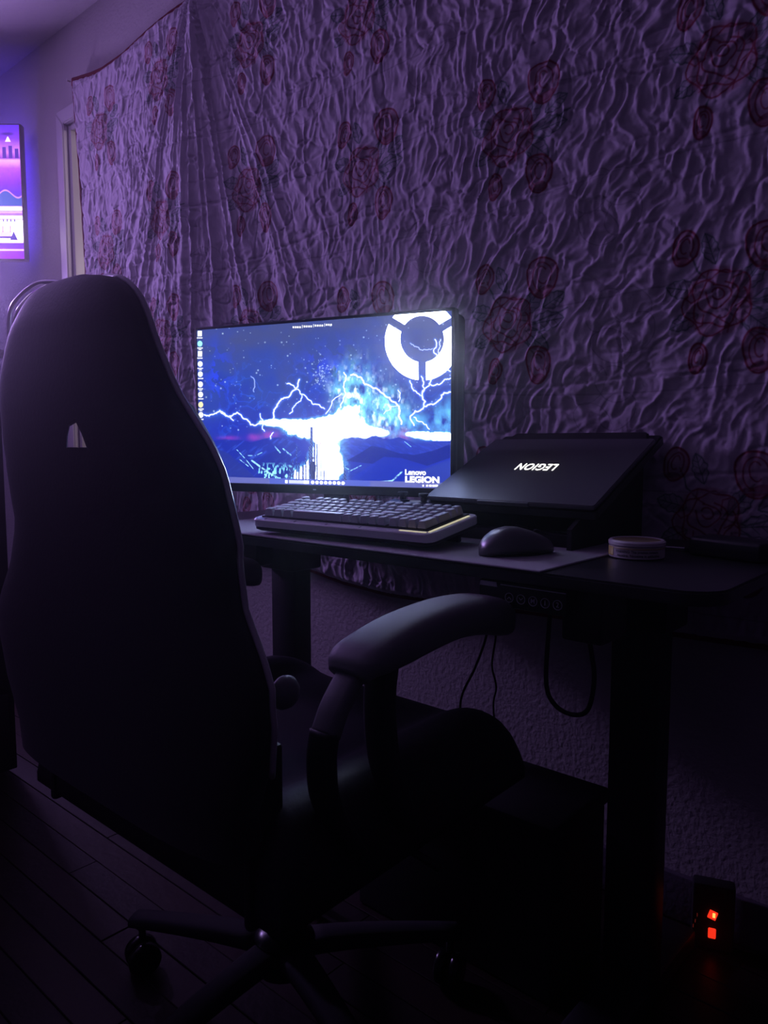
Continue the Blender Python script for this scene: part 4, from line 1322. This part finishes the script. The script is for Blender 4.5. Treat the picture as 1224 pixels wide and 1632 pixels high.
o_ = lathe('scroll_wheel', [(0.002, -0.0035), (0.009, -0.0035), (0.010, -0.002), (0.010, 0.002), (0.009, 0.0035), (0.002, 0.0035)], M['matte'], ms, 20)
o_.rotation_euler = (0, PI / 2, 0); o_.location = (0, 0.033, 0.0265)
for yy in (-0.006, 0.018):
    box('side_button', (-0.0305, yy, 0.026), (0.004, 0.020, 0.005), M['gloss'], ms, 0.0015, rot=(-0.1, 0.3, 0))
lathe('glide_base', [(0.001, -0.0002), (0.026, -0.0002), (0.027, 0.002), (0.001, 0.002)], M['matte'], ms, 24).scale = (1, 1.9, 1)

# ------------------------------------------------------------------ round tin
tn = empty('round_tin', (-0.457, -0.303, DKZ + 0.0002), R(-30))
tag(tn, 'small white round tin with yellow label on the desk, right of the mat', 'tin')
TR_ = 0.0405
lathe('can_body', [(0.001, 0.0), (TR_ - 0.003, 0.0), (TR_ - 0.0006, 0.002), (TR_ - 0.0006, 0.0175), (TR_ - 0.002, 0.0185), (0.001, 0.0185)], M['white_plastic'], tn, 56)
lathe('lid', [(0.001, 0.0190), (TR_ - 0.001, 0.0190), (TR_ + 0.0004, 0.0200), (TR_ + 0.0004, 0.0245), (TR_ - 0.0020, 0.0268), (TR_ - 0.0050, 0.0268), (TR_ - 0.0062, 0.0255), (0.001, 0.0255)], M['white_plastic'], tn, 56)
lathe('lid_label', [(0.001, 0.0256), (TR_ - 0.0070, 0.0256), (TR_ - 0.0070, 0.0259), (0.001, 0.0259)], M['olive_label'], tn, 48)


def wrap_patch(name, a0_, a1_, z0, z1, m_, r_):
    n_ = 20
    rg = []
    for rr, zz in ((r_, z0), (r_, z1), (r_ - 0.0004, z1), (r_ - 0.0004, z0)):
        rg.append([(rr * math.cos(a0_ + (a1_ - a0_) * k / n_), rr * math.sin(a0_ + (a1_ - a0_) * k / n_), zz) for k in range(n_ + 1)])
    v_, f_ = loft(rg + [rg[0]], False, False)
    return mesh_obj(name, v_, f_, m_, tn, True)


# direction of the camera from the tin, in tin-local angle
camang = math.atan2(-1.39 + 0.303, 0.457) - R(-30)
wrap_patch('side_label', camang - 1.45, camang - 0.95, 0.004, 0.0175, M['yellow_label'], TR_ - 0.0001)
wrap_patch('side_label', camang - 0.95, camang + 1.5, 0.0150, 0.0175, M['olive_label'], TR_ - 0.0001)
tv_, tf_ = text_data('WARNING: This product contains', 0.0056, 0.0, bold=0.0001, align='LEFT')
tv2, tf2 = text_data('nicotine. Nicotine is addictive.', 0.0056, 0.0, bold=0.0001, align='LEFT')
vv_ = []
for (vs_, z0, sh) in ((tv_, 0.0118, 0.0), (tv2, 0.0062, 0.003)):
    wmax = max(a_[0] for a_ in vs_)
    for (x, y_, z) in vs_:
        an = camang - 0.80 + (x / wmax) * 1.62 + sh / TR_
        vv_.append((TR_ * math.cos(an), TR_ * math.sin(an), z0 + y_))
ff_ = [tuple(i_) for i_ in tf_] + [tuple(i_ + len(tv_) for i_ in fc) for fc in tf2]
mesh_obj('warning_text', vv_, ff_, M['ink'], tn)

#LAPTOP
# ------------------------------------------------------------------ laptop on a sloped stand
LW, LD = 0.330, 0.288
ltilt = math.atan2(0.127, 0.280)
lp = empty('laptop', (-0.684, -0.3185, 0.8035), rot=(ltilt, 0, 0))
tag(lp, 'closed dark grey laptop with glowing white logo, propped up right of the monitor', 'laptop')


def slab(name, w0, w1, y0, y1, z0, z1, m_, r_=0.010, bevel=0.0015, parent=lp):
    pts_ = []
    for (cx, cy, a0_, ww) in ((w1 / 2 - r_, y1 - r_, 0, w1), (-w1 / 2 + r_, y1 - r_, 90, w1), (-w0 / 2 + r_, y0 + r_, 180, w0), (w0 / 2 - r_, y0 + r_, 270, w0)):
        for k in range(5):
            t_ = R(a0_ + 22.5 * k); pts_.append((cx + r_ * math.cos(t_), cy + r_ * math.sin(t_)))
    bm = bmesh.new()
    vs_ = [bm.verts.new((x, y_, z0)) for x, y_ in pts_]
    fc = bm.faces.new(vs_)
    ex_ = bmesh.ops.extrude_face_region(bm, geom=[fc])
    for v_ in ex_['geom']:
        if isinstance(v_, bmesh.types.BMVert): v_.co.z = z1
    if bevel: bmesh.ops.bevel(bm, geom=[e for e in bm.edges if abs(e.verts[0].co.z - e.verts[1].co.z) < 1e-5], offset=bevel, segments=2, affect='EDGES')
    return bm_obj(name, bm, m_, parent, True, True)


slab('lid', LW, LW, 0.0, LD - 0.035, -0.0075, 0.0, M['lap'], 0.006)
slab('lid_lip', 0.10, 0.10, -0.0035, 0.006, -0.0072, -0.0006, M['lap'], 0.002, 0.0008)
slab('base', LW, LW, 0.001, LD, -0.0265, -0.0085, M['plastic'], 0.008, 0.003)
slab('rear_exhaust', LW - 0.02, LW - 0.05, LD - 0.060, LD + 0.004, -0.0290, -0.0040, M['matte'], 0.010, 0.003)
for k in range(14):
    box('vent_slot', (-0.13 + k * 0.02, LD + 0.0045, -0.016), (0.012, 0.001, 0.010), M['gloss'], lp)
# lid logo: reads upside down from the front edge
v, f = text_data('LEGION', 0.024, 0.0, shear=0.0, space=1.08, bold=0.0003)
va = np.array(v); va[:, 0] -= (va[:, 0].max() + va[:, 0].min()) / 2; va[:, 1] -= (va[:, 1].max() + va[:, 1].min()) / 2
sx_ = 0.078 / (va[:, 0].max() - va[:, 0].min()); sy_ = 0.026 / (va[:, 1].max() - va[:, 1].min())
cxl, cyl_ = -0.689 + 0.684, 0.130
mesh_obj('glowing_logo', [(cxl - x * sx_, cyl_ - y_ * sy_, 0.0004) for x, y_, z in va], f, M['white_light'], lp)
# stand: two side cheeks and a lip, sloped rails
stn = empty('laptop_stand', (-0.684, -0.18, DKZ))
tag(stn, 'dark sloped stand under the closed laptop', 'laptop stand')


def cheek(xc):
    pr = [(-0.150, 0.0), (0.118, 0.0), (0.118, 0.162), (0.108, 0.162), (-0.150, 0.036)]
    v_ = [(xc - 0.004, a_, b_) for a_, b_ in pr] + [(xc + 0.004, a_, b_) for a_, b_ in pr]
    n_ = len(pr)
    f_ = [tuple(range(n_))[::-1], tuple(range(n_, 2 * n_))] + [(i_, (i_ + 1) % n_, (i_ + 1) % n_ + n_, i_ + n_) for i_ in range(n_)]
    mesh_obj('side_cheek', v_, f_, M['matte'], stn)


cheek(-0.13); cheek(0.13)
box('cross_rail', (0, -0.11, 0.012), (0.252, 0.03, 0.024), M['matte'], stn, 0.002)
box('cross_rail', (0, 0.100, 0.075), (0.252, 0.01, 0.15), M['matte'], stn, 0.002)

# ------------------------------------------------------------------ small things on the right end of the desk
pb = empty('power_adapter', (-0.345, -0.215, DKZ), R(-14))
tag(pb, 'black power adapter lying at the dark right end of the desk', 'adapter')
box('brick', (0, 0, 0.0145), (0.115, 0.060, 0.029), M['plastic'], pb, 0.006, 3)
box('rating_plate', (-0.058, 0.004, 0.0250), (0.001, 0.026, 0.003), M['silver_tag'], pb)
tube('lead', spline([(0.055, 0, 0.012), (0.08, 0.01, 0.006), (0.10, 0.04, 0.003), (0.07, 0.10, 0.003)]), 0.0026, M['matte'], pb, 8)
ucb = empty('usb_cable', (-0.437, -0.200, DKZ))
tag(ucb, 'thin black cable with a shiny metal plug behind the round tin', 'cable')
bm = bmesh.new(); add_box(bm, (0, 0, 0.0045), (0.030, 0.011, 0.0045), 0.0008, 1, rot=(0, 0, 0.15)); bm_obj('metal_plug', bm, M['metal_bright'], ucb, True, True)
bm = bmesh.new(); add_box(bm, (0.026, 0.004, 0.0048), (0.024, 0.014, 0.008), 0.002, 2, rot=(0, 0, 0.15)); bm_obj('plug_grip', bm, M['plastic'], ucb, True, True)
tube('cord', spline([(0.036, 0.006, 0.005), (0.06, 0.03, 0.003), (0.05, 0.07, 0.003), (0.0, 0.10, 0.003)]), 0.002, M['matte'], ucb, 8)

# cables hanging below the desk
def hang(name, pts_, rad, label, grp=None):
    P0 = pts_[0]
    e_ = tube(name, [(x - P0[0], y_ - P0[1], z - P0[2]) for x, y_, z in spline(pts_)], rad, M['matte'], None, 8)
    e_.location = P0
    tag(e_, label, 'cable', grp)
    return e_


hang('cable', [(-0.695, -0.33, 0.690), (-0.705, -0.32, 0.62), (-0.725, -0.30, 0.561), (-0.782, -0.25, 0.482), (-0.848, -0.20, 0.397), (-0.90, -0.13, 0.30), (-0.93, -0.10, 0.12), (-0.95, -0.07, 0.006)], 0.0024, 'thin black cable slanting down left from the desk edge above the seat')
hang('cable', [(-0.690, -0.31, 0.690), (-0.702, -0.30, 0.62), (-0.718, -0.28, 0.558), (-0.751, -0.24, 0.491), (-0.767, -0.20, 0.436), (-0.798, -0.16, 0.369), (-0.80, -0.12, 0.20), (-0.79, -0.08, 0.006)], 0.0019, 'thin wavy black cable hanging straight down below the control panel')
hang('cable', [(-0.519, -0.44, 0.700), (-0.519, -0.45, 0.645), (-0.522, -0.45, 0.56), (-0.508, -0.45, 0.530), (-0.480, -0.45, 0.522), (-0.457, -0.45, 0.535), (-0.449, -0.45, 0.58), (-0.455, -0.45, 0.620), (-0.462, -0.445, 0.640)], 0.0034, 'thick black cable hanging in a loop under the control panel')

# things on the floor under the desk
bx = empty('storage_box', (-0.76, -0.275, 0))
tag(bx, 'black lidded box on the floor under the desk', 'box')
box('box_body', (0, 0, 0.135), (0.42, 0.19, 0.27), M['matte'], bx, 0.006)
box('box_lid', (0, 0, 0.285), (0.43, 0.20, 0.028), M['matte'], bx, 0.006)
# maroon cloth slumped over the box
n_ = 26
vv_ = []; ff_ = []
for i_ in range(n_ + 1):
    for j_ in range(n_ + 1):
        a_, b_ = i_ / n_ * 2 - 1, j_ / n_ * 2 - 1
        x = -0.885 + a_ * 0.085; y_ = -0.315 + b_ * 0.10
        z = 0.303 + 0.030 * max(0, 1 - math.hypot(a_, b_)) + 0.008 * (math.sin(a_ * 7 + b_ * 3) + 1) * max(0.0, 1 - abs(a_) * 0.7)
        if y_ < -0.380:
            z = 0.306 - (-0.380 - y_) * 3.0; y_ = -0.380 - 0.008 - 0.003 * math.sin(a_ * 9)
        vv_.append((x + 0.885, y_ + 0.315, z - 0.30))
for i_ in range(n_):
    for j_ in range(n_):
        k = i_ * (n_ + 1) + j_
        ff_.append((k, k + n_ + 1, k + n_ + 2, k + 1))
mc = mesh_obj('cloth', vv_, ff_, M['maroon'], None, True)
mc.location = (-0.885, -0.315, 0.30)
md = mc.modifiers.new('thick', 'SOLIDIFY'); md.thickness = 0.003; md.offset = 1
tag(mc, 'crumpled maroon cloth lying on the black box under the desk', 'cloth')

ps = empty('power_strip', (-0.402, -0.052, 0.0), R(20))
tag(ps, 'black power strip with glowing red rocker switches on the floor by the wall', 'power strip')
box('strip_body', (0, 0.012, 0.060), (0.070, 0.030, 0.120), M['matte'], ps, 0.005)
box('rocker_switch', (-0.001, -0.0045, 0.066), (0.014, 0.004, 0.015), M['red_light'], ps, 0.001, rot=(0, 0.3, 0))
box('switch_lamp', (0.001, -0.0068, 0.067), (0.0045, 0.0015, 0.0085), M['amber_light'], ps, 0.0006)
box('rocker_switch', (-0.001, -0.0045, 0.032), (0.013, 0.004, 0.019), M['red_light'], ps, 0.002)
for (a_, b_) in ((-0.026, 0.060), (-0.029, 0.048), (-0.032, 0.038)):
    box('red_reflection_speck', (a_, -0.0032, b_), (0.0015, 0.0010, 0.006), M['red_dim'], ps)
tube('cord', spline([(0.03, 0.012, 0.01), (0.07, 0.01, 0.005), (0.14, 0.012, 0.005), (0.3, 0.01, 0.005)]), 0.004, M['matte'], ps, 8)

#CHAIR
# ------------------------------------------------------------------ gaming chair
CX, CYB = -0.855, -0.935
ch = empty('gaming_chair', (CX, -0.67, 0))
tag(ch, 'black high-backed gaming chair with pale piping, seen from behind, left foreground', 'chair')
OX, OY = ch.location.x, ch.location.y
zs_ = [0.500, 0.560, 0.620, 0.661, 0.689, 0.735, 0.783, 0.826, 0.868, 0.900, 0.935, 0.973, 1.000, 1.030, 1.052, 1.067, 1.078, 1.085]
hw_ = [0.255, 0.285, 0.300, 0.300, 0.284, 0.250, 0.234, 0.232, 0.228, 0.218, 0.200, 0.182, 0.171, 0.161, 0.148, 0.132, 0.108, 0.060]


def hwid(z): return float(np.interp(z, zs_, hw_))


def cyo(z): return -0.922 - 0.07 * (z - 0.48)


def cxo(z): return CX + float(np.interp(z, [0.5, 0.66, 0.8, 0.88, 0.95, 1.02, 1.09], [-0.012, 0.0, 0.034, 0.020, -0.008, -0.018, -0.016]))


def back_surf(z, s, side):
    """s in -1..1 across; side 0 rear shell, 1 front cushion"""
    h = hwid(z)
    if s < 0:
        t_ = min(1.0, max(0.0, (z - 0.97) / 0.11)); h *= 1 - 0.36 * t_ * t_ * (3 - 2 * t_)
    x = cxo(z) + s * h
    topf = min(1.0, max(0.0, (1.087 - z) / 0.05)) ** 0.5
    if side == 0:
        y_ = cyo(z) - 0.030 * topf * (1 - abs(s) ** 4.0) ** 0.5 - 0.006
    else:
        wing = 0.030 * math.exp(-((abs(s) - 0.80) / 0.16) ** 2) * (1.0 if z < 0.95 else 0.5)
        y_ = cyo(z) + (0.030 + wing + 0.012 * math.cos(s * 3)) * topf * (1 - abs(s) ** 6.0) ** 0.5
        if z < 0.64: y_ += 0.015 * (0.64 - z) / 0.12
    return (x - OX, y_ - OY, z)


def catm(zz):
    return zz


rings = []
zl = list(np.linspace(0.46, 1.05, 60)) + [1.058, 1.065, 1.071, 1.076, 1.080, 1.083, 1.0855]
NS = 36
for z in zl:
    rg = []
    for k in range(NS + 1):
        s = -math.cos(PI * k / NS); rg.append(back_surf(z, s, 0))
    for k in range(1, NS):
        s = math.cos(PI * k / NS); rg.append(back_surf(z, s, 1))
    rings.append(rg)
v, f = loft(rings)
bk = mesh_obj('backrest', v, f, M['shell'], ch, True)
# strap opening
hole = [(-0.9145, 0.8945), (-0.862, 0.8945), (-0.874, 0.912), (-0.887, 0.9260), (-0.905, 0.9215), (-0.911, 0.908)]
hv = [(x - OX, -1.03 - OY, z) for x, z in hole] + [(x - OX - 0.0, -0.82 - OY, z) for x, z in hole]
# the opening runs obliquely through the cushion
hv = [(a_ + (-(2.0) * ((b_ + OY) + 0.95)), b_, c_) for a_, b_, c_ in hv]
n_ = len(hole)
hf = [tuple(range(n_))[::-1], tuple(range(n_, 2 * n_))] + [(i_, (i_ + 1) % n_, (i_ + 1) % n_ + n_, i_ + n_) for i_ in range(n_)]
cut_o = mesh_obj('hole_cutter', hv, hf, M['shell'], ch)
bmc = bmesh.new(); bmc.from_mesh(cut_o.data); bmesh.ops.recalc_face_normals(bmc, faces=bmc.faces); bmc.to_mesh(cut_o.data); bmc.free()
bmc = bmesh.new(); bmc.from_mesh(bk.data); bmesh.ops.recalc_face_normals(bmc, faces=bmc.faces); bmc.to_mesh(bk.data); bmc.free()
md = bk.modifiers.new('cut', 'BOOLEAN'); md.object = cut_o; md.operation = 'DIFFERENCE'; md.solver = 'EXACT'
bpy.context.view_layer.update()
dg = bpy.context.evaluated_depsgraph_get()
nm = bpy.data.meshes.new_from_object(bk.evaluated_get(dg))
bk.modifiers.clear()
if len(nm.polygons) > 500:
    bk.data = nm
    nm.set_sharp_from_angle(angle=R(50))
cdat = cut_o.data
bpy.data.objects.remove(cut_o); bpy.data.meshes.remove(cdat)
# pale piping along the outline of the backrest
for sg in (-1, 1):
    pts_ = []
    for z in list(np.linspace(0.56, 1.05, 40)) + [1.060, 1.070, 1.077, 1.082]:
        x, y_, zz = back_surf(z, sg * 0.999, 1)
        pts_.append((x + sg * 0.0010, y_ + 0.005, zz))
    tube('piping', pts_, 0.0034, M['piping'], ch, 8)
# side wing of the head cushion on the front, peeping out at the top left
arc = [(-1.082, 0.990), (-1.095, 1.030), (-1.096, 1.062), (-1.084, 1.086), (-1.055, 1.098), (-1.029, 1.104), (-0.999, 1.107), (-0.960, 1.103), (-0.922, 1.096)]
wp = [(x + 0.016 - OX, -0.925 - OY, z - 0.016) for x, z in arc]
v, f = tube_data(spline(wp, 4), [0.006 + 0.011 * math.sin(PI * k / 32) ** 0.5 for k in range(33)], 16)
mesh_obj('head_wing', v, f, M['wing'], ch, True)
tube('piping', spline([(x - OX, -0.938 - OY, z) for x, z in arc], 4), 0.0026, M['piping'], ch, 8)
# seat
SX0, SX1, SYF, SYB = -1.145, -0.572, -0.395, -0.905
NU, NV = 34, 26


def seat_top(u, w):
    """u -1..1 across, w 0 back..1 front"""
    bol = 0.030 * (1 / (1 + math.exp(-(abs(u) - 0.66) * 22))) * (1 - max(0, (w - 0.82)) * 2.5)
    fr = -0.020 * max(0, (w - 0.78) / 0.22) ** 2
    edge = (1 - abs(u) ** 14) ** 0.5
    edge2 = (1 - abs(2 * w - 1) ** 18) ** 0.5
    return 0.396 + (0.078 + bol + fr) * edge * edge2


vt = []; ft = []
for j in range(NV + 1):
    for i_ in range(NU + 1):
        u = math.sin((i_ / NU * 2 - 1) * PI / 2); w = 0.5 + 0.5 * math.sin((j / NV * 2 - 1) * PI / 2)
        hw2 = (SX1 - SX0) / 2 * (1 - 0.05 * w)
        vt.append(((SX0 + SX1) / 2 + u * hw2 - OX, SYB + (SYF - SYB) * w + 0.012 * (1 - u * u) * w - OY, seat_top(u, w)))
nT = len(vt)
vt += [(a_, b_, 0.380) for a_, b_, c_ in vt]
for j in range(NV):
    for i_ in range(NU):
        k = j * (NU + 1) + i_
        ft.append((k, k + 1, k + NU + 2, k + NU + 1)); ft.append((k + nT, k + nT + NU + 1, k + nT + NU + 2, k + nT + 1))
rim = [i_ for i_ in range(NU + 1)] + [j * (NU + 1) + NU for j in range(1, NV + 1)] + [NV * (NU + 1) + i_ for i_ in range(NU - 1, -1, -1)] + [j * (NU + 1) for j in range(NV - 1, 0, -1)]
for k in range(len(rim)):
    a_, b_ = rim[k], rim[(k + 1) % len(rim)]
    ft.append((b_, a_, a_ + nT, b_ + nT))
mesh_obj('seat', vt, ft, M['vinyl'], ch, True)
box('seat_pan', ((SX0 + SX1) / 2, -0.66, 0.368), (0.42, 0.40, 0.028), M['metal'], ch, 0.006, world=True)
box('tilt_mechanism', (CX, -0.66, 0.335), (0.16, 0.22, 0.045), M['metal'], ch, 0.008, world=True)
tube('tilt_lever', [(CX + 0.08, -0.62, 0.33), (CX + 0.20, -0.60, 0.325), (CX + 0.25, -0.59, 0.31)], 0.006, M['plastic'], ch, 8, world=True)
v, f = lathe_data([(0.028, 0.085), (0.028, 0.20), (0.018, 0.205), (0.018, 0.33)], 20)
mesh_obj('gas_lift', [(a_ + CX - OX, b_ - 0.66 - OY, c_) for a_, b_, c_ in v], f, M['gloss'], ch, True)
# recline hinges with round caps
for sg in (-1, 1):
    xx = CX + sg * 0.243
    rg = []
    box('recline_bracket', (xx - sg * 0.012, -0.885, 0.47), (0.014, 0.050, 0.20), M['metal'], ch, 0.005, world=True)
    v, f = lathe_data([(0.001, 0), (0.014, 0), (0.018, 0.004), (0.019, 0.008), (0.016, 0.014), (0.009, 0.018), (0.001, 0.019)], 28)
    mesh_obj('hinge_cap', [(xx + sg * c_ - OX, -0.868 + a_ - OY, 0.632 + b_) for a_, b_, c_ in v], f, M['armpad'], ch, True)
# looped arm rests
def arm(sg):
    xc = CX + sg * 0.275
    topc = spline([(-0.803, 0.645), (-0.797, 0.660), (-0.775, 0.674), (-0.720, 0.688), (-0.660, 0.695), (-0.600, 0.697), (-0.550, 0.694), (-0.510, 0.686), (-0.495, 0.676)], 4)
    botc = spline([(-0.788, 0.630), (-0.782, 0.636), (-0.755, 0.636), (-0.720, 0.638), (-0.680, 0.643), (-0.620, 0.648), (-0.560, 0.642), (-0.515, 0.632), (-0.497, 0.630)], 4)
    rings = []
    for i_, (a_, b_) in enumerate(zip(topc, botc)):
        cy_, cz_ = (a_[0] + b_[0]) / 2, (a_[1] + b_[1]) / 2
        dy, dz = (a_[0] - b_[0]) / 2, (a_[1] - b_[1]) / 2
        t_ = i_ / (len(topc) - 1)
        hwd = 0.038 * (0.75 + 0.25 * min(1, t_ * 5))
        if t_ > 0.96: hwd *= 0.9
        rg = []
        for k in range(20):
            th_ = 2 * PI * k / 20
            cxx = math.copysign(abs(math.cos(th_)) ** 0.6, math.cos(th_)); szz = math.copysign(abs(math.sin(th_)) ** 0.6, math.sin(th_))
            rg.append((xc + hwd * cxx - OX, cy_ + dy * szz - OY, cz_ + dz * szz))
        rings.append(rg)
    v_, f_ = loft(rings)
    mesh_obj('arm_pad', v_, f_, M['armpad'], ch, True)
    def strap(name, path, hw0, hw1, th0, m_=M['armpad']):
        rings = []
        P_ = spline(path, 6)
        for i_, p_ in enumerate(P_):
            a_ = P_[max(0, i_ - 1)]; b_ = P_[min(len(P_) - 1, i_ + 1)]
            d_ = np.array(b_) - np.array(a_); d_ /= np.linalg.norm(d_); nrm = np.array((-d_[1], d_[0]))
            t_ = i_ / (len(P_) - 1); hh = hw0 + (hw1 - hw0) * t_
            rg = []
            for k in range(16):
                th_ = 2 * PI * k / 16
                cxx = math.copysign(abs(math.cos(th_)) ** 0.5, math.cos(th_)); szz = math.copysign(abs(math.sin(th_)) ** 0.5, math.sin(th_))
                q_ = np.array(p_) + nrm * th0 * szz
                rg.append((xc + hh * cxx - OX, q_[0] - OY, q_[1]))
            rings.append(rg)
        v2_, f2_ = loft(rings)
        mesh_obj(name, v2_, f2_, m_, ch, True)
    strap('arm_post', [(-0.782, 0.648), (-0.798, 0.630), (-0.818, 0.606), (-0.832, 0.580)], 0.018, 0.018, 0.010)
    strap('arm_post_shaded', [(-0.833, 0.585), (-0.838, 0.550), (-0.830, 0.500), (-0.790, 0.430)], 0.018, 0.020, 0.010, M['vinyl'])  # lower half of the same post, its shade put into the darker vinyl
    strap('arm_post', [(-0.735, 0.645), (-0.742, 0.600), (-0.738, 0.540), (-0.720, 0.480), (-0.700, 0.430)], 0.018, 0.020, 0.014, M['vinyl'])  # front post coloured dark as well, to sit in shade


arm(1); arm(-1)
# five-star base and casters
hub = lathe('base_hub', [(0.001, 0.085), (0.045, 0.085), (0.048, 0.095), (0.046, 0.135), (0.034, 0.145), (0.001, 0.145)], M['gloss'], ch, 28, (CX - OX, -0.66 - OY, 0))
for k in range(5):
    a_ = R(200 + 72 * k)
    ca_, sa_ = math.cos(a_), math.sin(a_)
    rings = []
    for t_ in np.linspace(0, 1, 9):
        r_ = 0.035 + 0.255 * t_
        z = 0.118 - 0.028 * t_ ** 1.5; hw2 = 0.026 - 0.008 * t_; th_ = 0.016 - 0.005 * t_
        rg = []
        for j in range(12):
            ph_ = 2 * PI * j / 12
            o1 = hw2 * math.copysign(abs(math.cos(ph_)) ** 0.7, math.cos(ph_)); o2_ = th_ * math.copysign(abs(math.sin(ph_)) ** 0.7, math.sin(ph_))
            rg.append((CX - OX + ca_ * r_ - sa_ * o1, -0.66 - OY + sa_ * r_ + ca_ * o1, z + o2_))
        rings.append(rg)
    v, f = loft(rings)
    lg = mesh_obj('base_leg', v, f, M['matte'], ch, True)
    ex_, ey_ = CX - OX + ca_ * 0.275, -0.66 - OY + sa_ * 0.275
    st_ = a_ + 0.9
    tube('caster_stem', [(ex_, ey_, 0.092), (ex_, ey_, 0.055)], 0.006, M['metal'], ch, 8)
    for sg in (-1, 1):
        v, f = lathe_data([(0.001, -0.009), (0.022, -0.009), (0.027, -0.006), (0.027, 0.006), (0.022, 0.009), (0.001, 0.009)], 22)
        vv_ = []
        for (p_, q_, r_) in v:
            lx, ly, lz = p_, r_ + sg * 0.013, q_ + 0.0275
            vv_.append((ex_ + lx * math.cos(st_) - ly * math.sin(st_), ey_ + lx * math.sin(st_) + ly * math.cos(st_), lz))
        mesh_obj('caster_wheel', vv_, f, M['gloss'], ch, True)

# dark chest of drawers at the far left with a pale cloth heap on top
dr = empty('chest_of_drawers', (-2.375, -0.89, 0))
tag(dr, 'dark chest of drawers at the far left edge, behind the chair', 'chest of drawers')
box('carcass', (0, 0, 0.57), (0.64, 0.64, 1.10), M['matte'], dr, 0.004)
box('top_board', (0, 0, 1.13), (0.66, 0.66, 0.022), M['matte'], dr, 0.003)
for k in range(5):
    dwr = box('drawer', (0.322, 0, 0.135 + k * 0.212), (0.016, 0.60, 0.196), M['matte'], dr, 0.003)
    bm = bmesh.new(); add_box(bm, (0.336, 0, 0.135 + k * 0.212), (0.014, 0.14, 0.012), 0.003)
    bm_obj('handle', bm, M['metal_bright'], dwr, True, True)
v_, f_ = [], []
n_ = 36
for i_ in range(n_ + 1):
    for j_ in range(n_ + 1):
        a_, b_ = i_ / n_ * 2 - 1, j_ / n_ * 2 - 1
        e_ = max(0.0, 1 - (abs(a_) ** 2.5 + abs(b_) ** 2.5)) ** 0.6
        z = 0.001 + (0.085 + 0.030 * math.sin(a_ * 7 + 1.5 * math.sin(b_ * 5)) * math.cos(b_ * 4 + a_)) * e_
        v_.append((a_ * 0.25, b_ * 0.24, z))
for i_ in range(n_):
    for j_ in range(n_):
        k = i_ * (n_ + 1) + j_; f_.append((k, k + n_ + 1, k + n_ + 2, k + 1))
f_.append(tuple([j_ for j_ in range(n_ + 1)] + [i_ * (n_ + 1) + n_ for i_ in range(1, n_ + 1)] + [n_ * (n_ + 1) + j_ for j_ in range(n_ - 1, -1, -1)] + [i_ * (n_ + 1) for i_ in range(n_ - 1, 0, -1)]))
hp = mesh_obj('cloth_heap', v_, f_, M['bedding'], None, True)
hp.location = (-2.315, -0.82, 1.1415)
tag(hp, 'pale crumpled cloth heap on the chest of drawers at the left edge', 'cloth')
